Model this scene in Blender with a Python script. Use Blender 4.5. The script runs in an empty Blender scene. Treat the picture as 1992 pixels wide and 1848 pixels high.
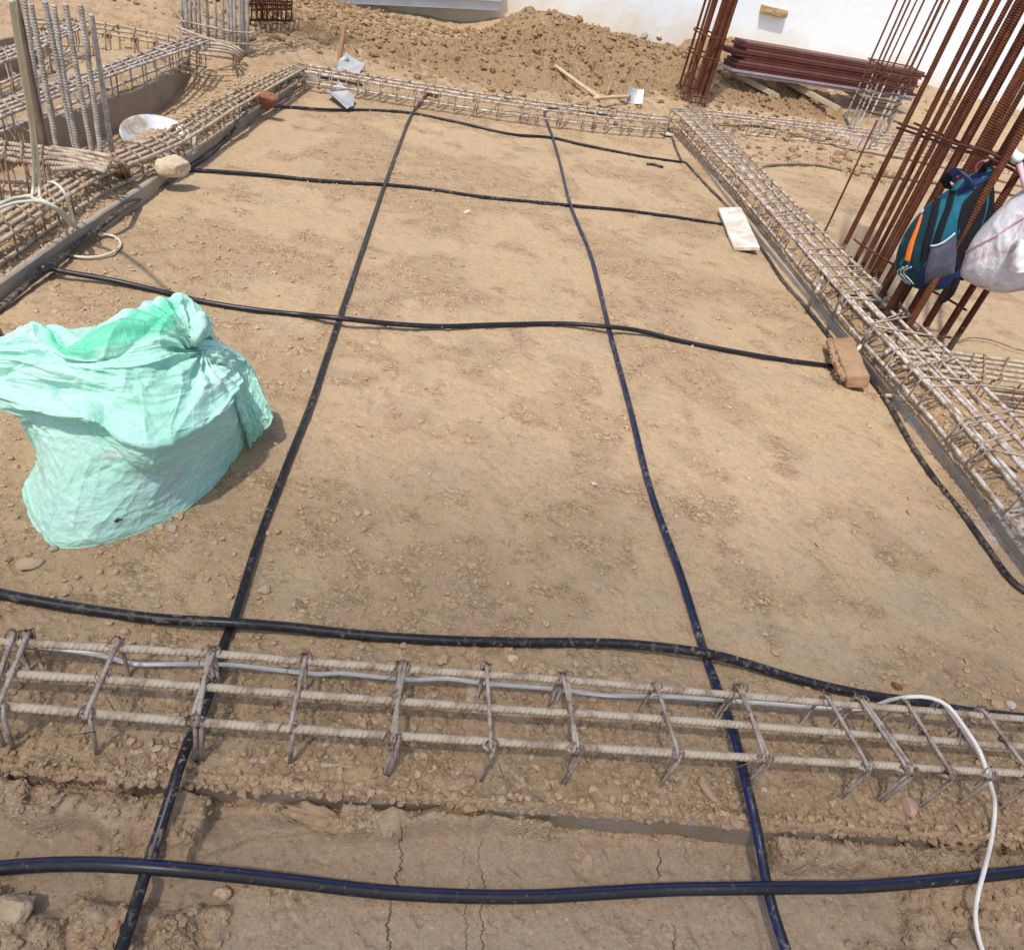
import bpy, math, random
import numpy as np
from mathutils import Vector, Matrix, noise as mnoise
sc = bpy.context.scene
COL = sc.collection
rng = np.random.default_rng(7)
random.seed(7)
# ------------------------------------------------------------------ camera
H = 1.4                       # camera height above the room floor
CX, CY = 996.0, 924.0         # image centre of the measuring grid (1992 x 1848)
_n = np.array([552 - CX, 2690 - CY]); _d = np.array([950 - CX, -185 - CY])
F = math.sqrt(-_n @ _d)
_up = -np.array([_n[0], -_n[1], -F]); _up /= np.linalg.norm(_up)
_Y = np.array([_d[0], -_d[1], -F]); _Y -= _up * (_Y @ _up); _Y /= np.linalg.norm(_Y)
_X = np.cross(_Y, _up)
R = np.array([_X, _Y, _up])   # camera axes -> world
cam = bpy.data.cameras.new("camera"); camo = bpy.data.objects.new("camera", cam); COL.objects.link(camo)
M = Matrix.Identity(4)
for i in range(3):
    for j in range(3):
        M[i][j] = R[i, j]
M[2][3] = H
camo.matrix_world = M
cam.sensor_width = 36; cam.lens = 36 * F / 1992; cam.clip_start = 0.05; cam.clip_end = 400
sc.camera = camo
# ------------------------------------------------------------------ light
SUN_EL, SUN_AZ = math.radians(63), math.radians(207)    # azimuth clockwise from +Y: behind the camera, left
w = bpy.data.worlds.new("World"); sc.world = w; w.use_nodes = True
nt = w.node_tree; nt.nodes.clear()
sky = nt.nodes.new("ShaderNodeTexSky"); sky.sky_type = 'NISHITA'; sky.sun_disc = False
sky.sun_elevation = SUN_EL; sky.sun_rotation = SUN_AZ; sky.dust_density = 2.5; sky.air_density = 1.0
bg = nt.nodes.new("ShaderNodeBackground"); bg.inputs[1].default_value = 0.15
wo = nt.nodes.new("ShaderNodeOutputWorld")
nt.links.new(sky.outputs[0], bg.inputs[0]); nt.links.new(bg.outputs[0], wo.inputs[0])
sl = bpy.data.lights.new("sun", 'SUN'); sl.energy = 2.7; sl.angle = math.radians(1.5); sl.color = (1.0, 0.955, 0.88)
so = bpy.data.objects.new("sun", sl); COL.objects.link(so)
sdir = Vector((math.sin(SUN_AZ) * math.cos(SUN_EL), math.cos(SUN_AZ) * math.cos(SUN_EL), math.sin(SUN_EL)))
so.rotation_euler = (-sdir).to_track_quat('-Z', 'Y').to_euler(); so.location = sdir * 30
sc.view_settings.view_transform = 'Standard'; sc.view_settings.look = 'None'
sc.view_settings.gamma = 1.0; sc.view_settings.use_curve_mapping = False
sc.view_settings.exposure = 0.44

# ------------------------------------------------------------------ measuring helpers
def ray(px, py):
    return R @ np.array([px - CX, -(py - CY), -F])
def G(px, py, z=0.0):                      # where the sight line meets height z
    v = ray(px, py); t = (z - H) / v[2]
    return np.array([v[0] * t, v[1] * t, z])
def AY(px, py, y):                         # where it meets depth y
    v = ray(px, py); t = y / v[1]
    return np.array([v[0] * t, y, H + v[2] * t])
def VZ(px, py, xy):                        # height of a vertical line over xy
    v = ray(px, py); h = v[:2]; t = (np.array(xy)[:2] @ h) / (h @ h)
    return H + v[2] * t
# ------------------------------------------------------------------ noise
def _hash(ix, iy, s):
    n = (ix.astype(np.int64) * 374761393 + iy.astype(np.int64) * 668265263 + s * 1442695041) & 0x7fffffff
    n = ((n ^ (n >> 13)) * 1274126177) & 0x7fffffff
    n = (n ^ (n >> 16)) & 0x7fffffff
    return (n & 0xffff) / 65535.0
def vn(x, y, s=0):
    ix = np.floor(x); iy = np.floor(y); fx = x - ix; fy = y - iy
    fx = fx * fx * (3 - 2 * fx); fy = fy * fy * (3 - 2 * fy)
    a = _hash(ix, iy, s); b = _hash(ix + 1, iy, s); c = _hash(ix, iy + 1, s); d = _hash(ix + 1, iy + 1, s)
    return (a * (1 - fx) + b * fx) * (1 - fy) + (c * (1 - fx) + d * fx) * fy
def fbm(x, y, o=4, s=0, g=0.5):
    t = 0; a = 1; n = 0
    for k in range(o):
        t = t + a * vn(x, y, s + k * 17); n += a; a *= g
        x = x * 2.03 + 5.1; y = y * 2.03 - 3.7
    return t / n
def clod(x, y, s=0):                       # rounded lumps: 1 at a lump's heart, 0 between
    ix = np.floor(x); iy = np.floor(y); best = np.full(np.shape(x), 9.0); hv = np.zeros(np.shape(x))
    for dx in (-1, 0, 1):
        for dy in (-1, 0, 1):
            cx = ix + dx; cy = iy + dy
            px = cx + _hash(cx, cy, s + 1); py = cy + _hash(cx, cy, s + 2)
            r = 0.35 + 0.75 * _hash(cx, cy, s + 3)
            d = np.sqrt((x - px) ** 2 + (y - py) ** 2) / r
            m = d < best
            best = np.where(m, d, best); hv = np.where(m, _hash(cx, cy, s + 4), hv)
    return np.clip(1 - best ** 2, 0, 1) * (0.3 + 0.7 * hv)
def sst(a, b, x):
    t = np.clip((x - a) / (b - a), 0, 1); return t * t * (3 - 2 * t)
# ------------------------------------------------------------------ mesh helpers
def tag(o, label=None, cat=None, group=None, kind=None):
    if label: o["label"] = label
    if cat: o["category"] = cat
    if group: o["group"] = group
    if kind: o["kind"] = kind
    return o
def empty(name, loc, label, cat, group=None):
    o = bpy.data.objects.new(name, None); COL.objects.link(o); o.location = [float(v) for v in loc]; o.empty_display_size = 0.1
    return tag(o, label, cat, group)
def mk(name, V_, F_, mat, parent=None, uv=None, smooth=True):
    me = bpy.data.meshes.new(name)
    V_ = np.asarray(V_, dtype=np.float64).reshape(-1, 3)
    if parent is not None:
        V_ = V_ - np.array(parent.location)[None]
    if isinstance(F_, np.ndarray):
        k = F_.shape[1]; n = len(F_)
        me.vertices.add(len(V_)); me.vertices.foreach_set("co", V_.ravel().astype(np.float32))
        me.loops.add(n * k); me.loops.foreach_set("vertex_index", F_.ravel().astype(np.int32))
        me.polygons.add(n); me.polygons.foreach_set("loop_start", np.arange(0, n * k, k, dtype=np.int32))
        try: me.polygons.foreach_set("loop_total", np.full(n, k, dtype=np.int32))
        except Exception: pass
        me.update(calc_edges=True); me.validate()
    else:
        me.from_pydata([tuple(v) for v in V_], [], F_)
    me.polygons.foreach_set("use_smooth", np.full(len(me.polygons), smooth))
    if uv is not None:
        l = me.uv_layers.new(name="UVMap"); l.data.foreach_set("uv", np.asarray(uv, dtype=np.float32).ravel())
    me.materials.append(mat); me.update()
    o = bpy.data.objects.new(name, me); COL.objects.link(o)
    if parent is not None: o.parent = parent
    return o
def cr(P, step=0.03, closed=False):        # Catmull-Rom through points
    P = np.asarray(P, float); n = len(P); out = []
    rg = range(n if closed else n - 1)
    for i in rg:
        if closed: a, b, c, d = P[(i - 1) % n], P[i], P[(i + 1) % n], P[(i + 2) % n]
        else: a, b, c, d = P[max(i - 1, 0)], P[i], P[i + 1], P[min(i + 2, n - 1)]
        m = max(1, int(np.linalg.norm(c - b) / step))
        for k in range(m):
            t = k / m
            out.append(0.5 * ((2 * b) + (c - a) * t + (2 * a - 5 * b + 4 * c - d) * t * t + (3 * b - a - 3 * c + d) * t ** 3))
    if not closed: out.append(P[-1])
    return np.array(out)
def tube(P, r, k=8, ribs=None, closed=False, flat=1.0, squash=None):
    P = np.asarray(P, float)
    if ribs and not closed:                # resample evenly so that ribs are cut into the shape
        L = np.r_[0, np.cumsum(np.linalg.norm(np.diff(P, axis=0), axis=1))]
        n = max(2, int(L[-1] / (ribs[0] / 4))); s = np.linspace(0, L[-1], n)
        P = np.stack([np.interp(s, L, P[:, i]) for i in range(3)], 1)
    n = len(P)
    L = np.r_[0, np.cumsum(np.linalg.norm(np.diff(P, axis=0), axis=1))]
    T = np.gradient(P, axis=0) if not closed else (np.roll(P, -1, 0) - np.roll(P, 1, 0))
    T /= np.linalg.norm(T, axis=1)[:, None] + 1e-12
    ref = np.array([0, 0, 1.0]) if abs(T[0][2]) < 0.9 else np.array([0, 1.0, 0])
    A = np.zeros((n, 3)); u = ref - T[0] * (ref @ T[0]); u /= np.linalg.norm(u)
    for i in range(n):
        u = u - T[i] * (u @ T[i]); u /= np.linalg.norm(u); A[i] = u
    B = np.cross(T, A)
    th = np.arange(k) / k * 2 * math.pi
    rr = np.full((n, k), float(r)) if np.isscalar(r) else np.repeat(np.asarray(r)[:, None], k, 1)
    if ribs:
        ph = 2 * math.pi * (L[:, None] / ribs[0]) + np.where(th < math.pi, th, -th)[None] * 1.0
        rr = rr + ribs[1] * np.clip(np.sin(ph) * 1.4, -0.2, 1)
    c, s_ = np.cos(th), np.sin(th)
    Vv = P[:, None, :] + rr[..., None] * (A[:, None] * c[None, :, None] * flat + B[:, None] * s_[None, :, None])
    m = n if closed else n - 1
    i = np.arange(m)[:, None]; j = np.arange(k)[None]
    a = i * k + j; b = i * k + (j + 1) % k; c2 = ((i + 1) % n) * k + (j + 1) % k; d = ((i + 1) % n) * k + j
    Fc = np.stack([a, b, c2, d], -1).reshape(-1, 4)
    u0 = (j / k) + 0 * i; u1 = (j + 1) / k + 0 * i; L2 = np.r_[L, L[-1] + 0.01]
    v0 = L2[i] + 0 * j; v1 = L2[i + 1] + 0 * j
    uv = np.stack([np.stack([u0, v0], -1), np.stack([u1, v0], -1), np.stack([u1, v1], -1), np.stack([u0, v1], -1)], 2).reshape(-1, 2)
    Vv = Vv.reshape(-1, 3)
    if not closed:                          # end caps, as fans of quads
        e0 = len(Vv); Vv = np.vstack([Vv, P[0], P[-1]])
        caps = []
        for q in range(0, k, 2):
            caps.append([e0, (q + 2) % k, (q + 1) % k, q]); o = (n - 1) * k
            caps.append([e0 + 1, o + q, o + (q + 1) % k, o + (q + 2) % k])
        Fc = np.vstack([Fc, np.array(caps)]); uv = np.vstack([uv, np.zeros((len(caps) * 4, 2))])
    return Vv, Fc, uv
def join(parts):
    Vs, Fs, Us, o = [], [], [], 0
    for v, f, u in parts:
        Vs.append(v); Fs.append(f + o); Us.append(u); o += len(v)
    return np.vstack(Vs), np.vstack(Fs), np.vstack(Us)
def mtube(name, P, r, mat, parent=None, **kw):
    v, f, u = tube(P, r, **kw); return mk(name, v, f, mat, parent, u)
def box(name, c, s, mat, parent=None, rot=0, bev=0.003, rough=0.0, seed=0, ax=None, cuts=0):
    """bevelled box of size s about centre c; ax = 3x3 axes (rows) instead of a z rotation"""
    import bmesh
    bm = bmesh.new(); bmesh.ops.create_cube(bm, size=1)
    for v in bm.verts: v.co = Vector((v.co.x * s[0], v.co.y * s[1], v.co.z * s[2]))
    bmesh.ops.bevel(bm, geom=list(bm.edges), offset=bev, segments=2, affect='EDGES')
    if cuts:
        bmesh.ops.subdivide_edges(bm, edges=[e for e in bm.edges if e.calc_length() > min(s) * 0.5], cuts=cuts, use_grid_fill=True)
    A = np.array(ax, float) if ax is not None else np.array([[math.cos(rot), math.sin(rot), 0], [-math.sin(rot), math.cos(rot), 0], [0, 0, 1]])
    vs = []
    for v in bm.verts:
        p = np.array(v.co)
        if rough: p = p + np.array(mnoise.noise_vector(Vector(p * 22) + Vector((seed, 0, 0)))) * rough
        vs.append(np.array(c) + p[0] * A[0] + p[1] * A[1] + p[2] * A[2])
    fs = [[v.index for v in f.verts] for f in bm.faces]; bm.free()
    return mk(name, vs, fs, mat, parent, smooth=False)
def ico(sub):
    import bmesh
    bm = bmesh.new(); bmesh.ops.create_icosphere(bm, subdivisions=sub, radius=1)
    v = np.array([q.co[:] for q in bm.verts]); f = np.array([[q.index for q in p.verts] for p in bm.faces]); bm.free()
    return v, f
ICO1, ICO2, ICO3 = ico(1), ico(2), ico(4)
def rotm(a, b, c):
    return np.array(Matrix.Rotation(c, 3, 'Z') @ Matrix.Rotation(b, 3, 'Y') @ Matrix.Rotation(a, 3, 'X'))
def rock(name, c, s, mat, seed, label=None, cat=None, group=None, rot=None, facets=7, lump=0.10, parent=None):
    r = np.random.default_rng(seed); v, f = ICO3; v = v.copy()
    for q in range(facets):                # chip flat facets off
        n = r.normal(size=3); n /= np.linalg.norm(n); d = 0.55 + 0.3 * r.random()
        t = v @ n; ex = np.clip(t - d, 0, None); v = v - ex[:, None] * n[None] * 0.9
    for i in range(len(v)):
        p = Vector(v[i]); v[i] = v[i] * (1 + lump * mnoise.noise(p * 2.3 + Vector((seed, 0, 0))) + lump * 0.6 * mnoise.noise(p * 6 + Vector((0, seed, 0))) + lump * 0.25 * mnoise.noise(p * 15))
    Rm = rotm(*(rot if rot is not None else r.uniform(-0.3, 0.3, 3) + np.array([0, 0, r.uniform(0, 6)])))
    v = (v * np.array(s)[None]) @ Rm.T + np.array(c)[None]
    o = mk(name, v, f, mat, parent, smooth=(lump > 0.15))
    if label: tag(o, label, cat, group)
    return o
# ------------------------------------------------------------------ materials
class NT:
    def __init__(s, name):
        s.m = bpy.data.materials.new(name); s.m.use_nodes = True; s.t = s.m.node_tree; s.t.nodes.clear()
        s.out = s.n("OutputMaterial"); s.b = s.n("BsdfPrincipled"); s.l(s.b.outputs[0], s.out.inputs[0])
    def n(s, t, **k):
        o = s.t.nodes.new("ShaderNode" + t)
        for a, b in k.items(): setattr(o, a, b)
        return o
    def l(s, a, b): s.t.links.new(a, b)
    def set(s, node, key, val):
        if hasattr(val, "links") or hasattr(val, "is_linked"): s.l(val, node.inputs[key])
        else: node.inputs[key].default_value = (tuple(val) + (1,) if isinstance(val, (tuple, list)) and len(val) == 3 and node.inputs[key].type == 'RGBA' else val)
    def pos(s): return s.n("NewGeometry").outputs["Position"]
    def map(s, v, sc_):
        m = s.n("Mapping"); s.l(v, m.inputs[0]); m.inputs["Scale"].default_value = sc_; return m.outputs[0]
    def noise(s, v, sc_=5, det=4, ro=0.55, dist=0):
        o = s.n("TexNoise"); s.l(v, o.inputs["Vector"]); o.inputs["Scale"].default_value = sc_; o.inputs["Detail"].default_value = det
        o.inputs["Roughness"].default_value = ro; o.inputs["Distortion"].default_value = dist; return o.outputs[0]
    def vor(s, v, sc_=5, feat='F1', rand=1.0):
        o = s.n("TexVoronoi"); o.feature = feat; s.l(v, o.inputs["Vector"]); o.inputs["Scale"].default_value = sc_; return o.outputs[0] if feat != 'COL' else o.outputs[1]
    def ramp(s, f, stops):
        o = s.n("ValToRGB"); s.l(f, o.inputs[0]); e = o.color_ramp.elements
        while len(e) < len(stops): e.new(0.5)
        for i, (p, c) in enumerate(stops):
            e[i].position = p; e[i].color = (tuple(c) + (1,)) if isinstance(c, (tuple, list)) else (c, c, c, 1)
        return o.outputs[0]
    def mix(s, f, a, b, mode='MIX'):
        o = s.n("Mix", data_type='RGBA', blend_type=mode); s.set(o, 0, f); s.set(o, 6, a); s.set(o, 7, b); return o.outputs[2]
    def math(s, op, a, b=0.5, clamp=False):
        o = s.n("Math", operation=op, use_clamp=clamp); s.set(o, 0, a); s.set(o, 1, b); return o.outputs[0]
    def bump(s, h, st=0.3, dist=0.01, nrm=None):
        o = s.n("Bump"); o.inputs["Strength"].default_value = st; o.inputs["Distance"].default_value = dist; s.l(h, o.inputs["Height"])
        if nrm is not None: s.l(nrm, o.inputs["Normal"])
        return o.outputs[0]
    def done(s, col, rough=0.8, nrm=None, spec=0.3, metal=0.0):
        s.set(s.b, "Base Color", col); s.set(s.b, "Roughness", rough); s.b.inputs["Specular IOR Level"].default_value = spec; s.set(s.b, "Metallic", metal)
        if nrm is not None: s.l(nrm, s.b.inputs["Normal"])
        return s.m
def soil_mat(name, light, mid, dark, grey, crack=0.0, grain=1.0, attr=True):
    n = NT(name); p = n.pos()
    big = n.noise(p, 0.9, 5, 0.6, 0.4); med = n.noise(p, 4.5, 6, 0.6, 0.3); fin = n.noise(p, 38, 5, 0.65); vf = n.noise(p, 160, 3, 0.7)
    col = n.mix(n.ramp(big, [(0.35, 0), (0.75, .8)]), light, mid)
    col = n.mix(n.math('MULTIPLY', n.ramp(med, [(0.5, 0), (0.72, 1)]), 0.75), col, grey)
    if attr:
        a = n.n("Attribute"); a.attribute_name = "rough_soil"
        col = n.mix(n.math('MULTIPLY', a.outputs["Fac"], n.ramp(fin, [(0.3, 0.15), (0.7, .75)])), col, dark)
        w_ = n.n("Attribute"); w_.attribute_name = "white_splash"
        col = n.mix(n.math('MULTIPLY', w_.outputs["Fac"], n.ramp(n.noise(p, 30, 4, 0.7), [(0.42, 0), (0.58, 1)])), col, (0.62, 0.62, 0.66))
    else:
        col = n.mix(n.ramp(fin, [(0.4, 0), (0.7, 0.7)]), col, dark)
    if attr:
        m_ = n.n("Attribute"); m_.attribute_name = "mud_floor"; col = n.mix(n.math('MULTIPLY', m_.outputs["Fac"], .8), col, (0.315, 0.236, 0.160))
    col = n.mix(n.ramp(fin, [(0.25, 0.7), (0.46, 0)]), col, dark)
    col = n.mix(n.ramp(vf, [(0.33, 0.65), (0.46, 0)]), col, dark)
    col = n.mix(n.ramp(vf, [(0.58, 0), (0.70, .45)]), col, tuple(min(1, q * 1.22) for q in light))
    col = n.mix(n.ramp(n.noise(p, 90, 2, 0.5), [(0.68, 0), (0.76, 0.7)]), col, (0.52, 0.44, 0.33))
    h = n.math('ADD', n.math('MULTIPLY', fin, 0.8), n.math('MULTIPLY', vf, 0.5))
    h = n.math('ADD', h, n.math('MULTIPLY', med, 1.0))
    if attr:
        for vs, st in ((70, .75), (150, .6)):
            vo = n.n("TexVoronoi"); vo.inputs["Scale"].default_value = vs
            wq = n.n("VectorMath", operation='ADD'); sq = n.n("VectorMath", operation='SCALE'); nq = n.n("TexNoise"); nq.inputs["Scale"].default_value = vs * .7
            n.l(p, nq.inputs["Vector"]); n.l(nq.outputs[1], sq.inputs[0]); sq.inputs["Scale"].default_value = .9 / vs; n.l(p, wq.inputs[0]); n.l(sq.outputs[0], wq.inputs[1]); n.l(wq.outputs[0], vo.inputs["Vector"])
            hs = n.n("SeparateColor"); n.l(vo.outputs[1], hs.inputs[0])
            msk = n.math('MULTIPLY', n.ramp(n.noise(p, 7 if vs == 70 else 11, 5, .65), [(.50, 0.02), (.64, 1)]), n.ramp(a.outputs["Fac"], [(0, .30), (.45, 1)]))
            lit = n.math('MULTIPLY', n.ramp(hs.outputs[0], [(.62, 0), (.75, st)]), msk); drk = n.math('MULTIPLY', n.ramp(hs.outputs[0], [(.18, st), (.30, 0)]), msk)
            col = n.mix(lit, col, tuple(min(1, q * 1.28) for q in light)); col = n.mix(drk, col, dark)
            edge = n.ramp(vo.outputs[0], [(.30, 0), (.62, .8)]); col = n.mix(n.math('MULTIPLY', edge, n.math('MULTIPLY', msk, .6)), col, dark)
            h = n.math('ADD', h, n.math('MULTIPLY', n.math('MULTIPLY', n.math('SUBTRACT', n.ramp(hs.outputs[0], [(0.1, 0), (.9, 1)]), edge), msk), 1.1 if vs == 70 else .7))
    if crack:
        sp = n.n("SeparateXYZ"); n.l(p, sp.inputs[0]); ys = n.noise(n.map(p, (.2, 1, 0)), 9, 6, .75)
        fade = n.ramp(n.noise(n.map(p, (3, 1, 0)), 4.5, 2), [(.46, 0), (.56, 1)]); tot = None
        for px_, py_, w_ in ((773, 1670, .0018), (938, 1680, .0013), (905, 1800, .0012), (1284, 1670, .0019), (1395, 1800, .0010)):
            x0 = float(G(px_, py_, -.065)[0])
            d = n.math('ABSOLUTE', n.math('SUBTRACT', n.math('ADD', sp.outputs[0], n.math('MULTIPLY', ys, .09)), x0 + .045), 0)
            t_ = n.ramp(n.math('DIVIDE', d, w_ * 3), [(.15, 1), (.4, 0)]); tot = t_ if tot is None else n.math('MAXIMUM', tot, t_)
        ca = n.n("Attribute"); ca.attribute_name = "crack_zone"
        cm = n.math('MULTIPLY', n.math('MULTIPLY', tot, ca.outputs["Fac"]), fade)
        col = n.mix(n.math('MULTIPLY', cm, .85), col, (0.06, 0.04, 0.025)); h = n.math('SUBTRACT', h, n.math('MULTIPLY', cm, 1.6))
    return n.done(col, 0.93, n.bump(h, 0.62 * grain, 0.010), 0.15)
M_SOIL = soil_mat("dry soil", (0.460, 0.332, 0.200), (0.410, 0.287, 0.168), (0.255, 0.165, 0.094), (0.375, 0.294, 0.205), crack=1.0)
M_MOUND = soil_mat("dug soil", (0.35, 0.235, 0.13), (0.28, 0.18, 0.098), (0.15, 0.09, 0.046), (0.42, 0.31, 0.19), attr=False, grain=1.3)
M_CRUMB = soil_mat("soil crumbs", (0.50, 0.36, 0.215), (0.42, 0.285, 0.165), (0.29, 0.185, 0.105), (0.55, 0.44, 0.30), attr=False, grain=0.5)
M_CLOD = soil_mat("clay clod", (0.40, 0.275, 0.165), (0.34, 0.225, 0.13), (0.24, 0.15, 0.085), (0.42, 0.33, 0.23), attr=False, grain=0.9)
def concrete_mat(name, a, b, stain):
    n = NT(name); p = n.pos()
    c = n.mix(n.ramp(n.noise(p, 6, 6, 0.6), [(0.35, 0), (0.65, 1)]), a, b)
    c = n.mix(n.ramp(n.noise(p, 7, 6, 0.7, 0.6), [(0.45, 0), (0.62, 0.85)]), c, stain)
    c = n.mix(n.ramp(n.noise(p, 80, 3, 0.6), [(0.3, 0.4), (0.45, 0)]), c, tuple(x * 0.5 for x in a))
    return n.done(c, 0.85, n.bump(n.noise(p, 60, 6, 0.65), 0.4, 0.006), 0.2)
M_CONC = concrete_mat("cement plinth", (0.27, 0.245, 0.21), (0.36, 0.32, 0.265), (0.42, 0.31, 0.195))
M_CONCB = concrete_mat("muddy cement edge", (0.20, 0.145, 0.095), (0.27, 0.195, 0.13), (0.25, 0.22, 0.19))
M_BLOCK = concrete_mat("pale concrete", (0.50, 0.45, 0.37), (0.56, 0.51, 0.44), (0.45, 0.34, 0.22))
M_STONE = concrete_mat("tan stone", (0.42, 0.31, 0.20), (0.50, 0.38, 0.26), (0.36, 0.25, 0.15))
M_STONEG = concrete_mat("grey stone", (0.34, 0.28, 0.22), (0.40, 0.32, 0.25), (0.32, 0.23, 0.15))
def rebar_mat(name, rust, rust2, dust, damt, splash=None, splashc=(0.42, 0.38, 0.33), bumpy=True, pitch=90, shine=0.2):
    n = NT(name); p = n.pos()
    c = n.mix(n.ramp(n.noise(p, 14, 5, 0.65, 0.3), [(0.35, 0), (0.65, 1)]), rust, rust2)
    c = n.mix(n.ramp(n.noise(n.map(p, (1, 1, .5)), 5, 4, 0.7, 0.5), [(0.52, 0), (0.7, .75)]), c, tuple(q * .5 for q in rust))
    f = n.ramp(n.noise(p, 22, 5, 0.7), [(0.62 - damt * 0.5, 0), (0.80 - damt * 0.5, 1)])
    c = n.mix(f, c, dust)
    if splash:
        sx = n.n("SeparateXYZ"); n.l(p, sx.inputs[0]); mr = n.n("MapRange"); n.l(sx.outputs[2], mr.inputs[0])
        mr.inputs[1].default_value = splash[0]; mr.inputs[2].default_value = splash[1]; mr.inputs[3].default_value = 1.0; mr.inputs[4].default_value = 0.0
        fz = n.math('ADD', mr.outputs[0], n.math('SUBTRACT', n.noise(p, 26, 4, 0.7), 0.5))
        c = n.mix(n.ramp(fz, [(0.48, 0), (0.58, 1)]), c, splashc)
    uv = n.n("TexCoord").outputs["UV"]; s = n.n("SeparateXYZ"); n.l(uv, s.inputs[0])
    ph = n.math('ADD', n.math('MULTIPLY', s.outputs[1], pitch * 6.283), n.math('MULTIPLY', s.outputs[0], 12.566))
    h = n.math('MULTIPLY', n.math('SINE', ph, 0), 0.5)
    h = n.math('ADD', h, n.math('MULTIPLY', n.noise(p, 130, 4, 0.7), 0.9))
    return n.done(c, 0.8, n.bump(h, 0.45 if bumpy else 0.2, 0.004), shine)
M_RUST = rebar_mat("rusty deformed bar", (0.155, 0.050, 0.022), (0.085, 0.028, 0.017), (0.24, 0.10, 0.045), 0.12, splash=(0.04, 0.30), splashc=(0.25, 0.17, 0.11))
M_RUSTD = rebar_mat("dark rusty tie", (0.13, 0.045, 0.022), (0.08, 0.03, 0.018), (0.24, 0.12, 0.07), 0.1)
M_RUSTW = rebar_mat("rust bar with lime wash foot", (0.17, 0.06, 0.028), (0.10, 0.036, 0.02), (0.25, 0.13, 0.07), 0.15, splash=(0.2, 1.0), splashc=(0.70, 0.68, 0.64))
M_DUSTBAR = rebar_mat("dust coated bar", (0.24, 0.155, 0.105), (0.35, 0.26, 0.185), (0.49, 0.405, 0.295), 0.52, bumpy=True)
M_DUSTTIE = rebar_mat("dust coated stirrup", (0.24, 0.165, 0.125), (0.30, 0.225, 0.175), (0.42, 0.36, 0.30), 0.45, bumpy=False)
M_PALEBAR = rebar_mat("cement coated bar", (0.23, 0.135, 0.085), (0.40, 0.31, 0.235), (0.62, 0.57, 0.50), 0.40)
M_BROWNBAR = rebar_mat("dusty brown bar", (0.23, 0.145, 0.105), (0.30, 0.21, 0.155), (0.46, 0.38, 0.29), 0.48)
M_BROWNTIE = rebar_mat("brown stirrup", (0.20, 0.115, 0.07), (0.27, 0.17, 0.11), (0.44, 0.35, 0.25), 0.35)
M_GREYBAR = rebar_mat("grey cement coated bar", (0.28, 0.23, 0.18), (0.34, 0.30, 0.25), (0.46, 0.42, 0.37), 0.5)
M_WIRE = rebar_mat("tie wire", (0.16, 0.10, 0.07), (0.22, 0.15, 0.1), (0.35, 0.26, 0.18), 0.3, bumpy=False)
def pipe_mat(name, stripe=0.0, dust=0.2, base=(0.011, 0.011, 0.014), su=0.25, sc=None):
    n = NT(name); p = n.pos(); uv = n.n("TexCoord").outputs["UV"]; s = n.n("SeparateXYZ"); n.l(uv, s.inputs[0])
    c = n.mix(n.ramp(n.noise(p, 9, 3), [(0.4, 0), (0.7, 1)]), base, tuple(x * 1.5 for x in base))
    if stripe:
        d = n.math('ABSOLUTE', n.math('SUBTRACT', s.outputs[0], su), 0); f = n.math('LESS_THAN', d, 0.5 * stripe)
        c = n.mix(f, c, sc or (0.012, 0.035, 0.20))
    f = n.ramp(n.noise(p, 55, 5, 0.75, 0.6), [(0.62 - dust * 0.4, 0), (0.72 - dust * 0.4, 1)])
    f = n.math('MULTIPLY', f, n.ramp(n.noise(p, 4, 2), [(0.42, 0.15), (0.62, 1)]))
    c = n.mix(n.math('MULTIPLY', f, 0.75), c, (0.30, 0.235, 0.165))
    return n.done(c, n.mix(f, (0.34,) * 3, (0.9,) * 3), n.bump(n.noise(p, 60, 3), 0.08, 0.002), 0.35)
M_PIPE = pipe_mat("black polythene pipe", 0, 0.22)
M_PIPEB = pipe_mat("black pipe with painted highlight", 0.06, 0.10, su=0.95, sc=(.022, .028, .10))  # thin bluish line along the top is a highlight painted into the colour
M_PIPEL = pipe_mat("black pipe, broad blue band", 0.17, 0.22, su=0.83, sc=(.008, .020, .085))
M_PIPED = pipe_mat("dusty black pipe", 0, 0.42)
M_PIPER = pipe_mat("muddy brown pipe", 0, 0.8, base=(0.09, 0.06, 0.045))
def plain(name, col, rough=0.7, spec=0.3, metal=0, nsc=20, var=0.25, bump=0.1, bsc=80):
    n = NT(name); p = n.pos()
    c = n.mix(n.ramp(n.noise(p, nsc, 5, 0.6), [(0.35, 0), (0.7, 1)]), col, tuple(min(1, x * (1 + var)) for x in col))
    c = n.mix(n.ramp(n.noise(p, nsc * 2.3, 4, 0.7), [(0.58, 0), (0.75, 0.5)]), c, tuple(x * (1 - var) for x in col))
    return n.done(c, rough, n.bump(n.noise(p, bsc, 4), bump, 0.004), spec, metal)

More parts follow.
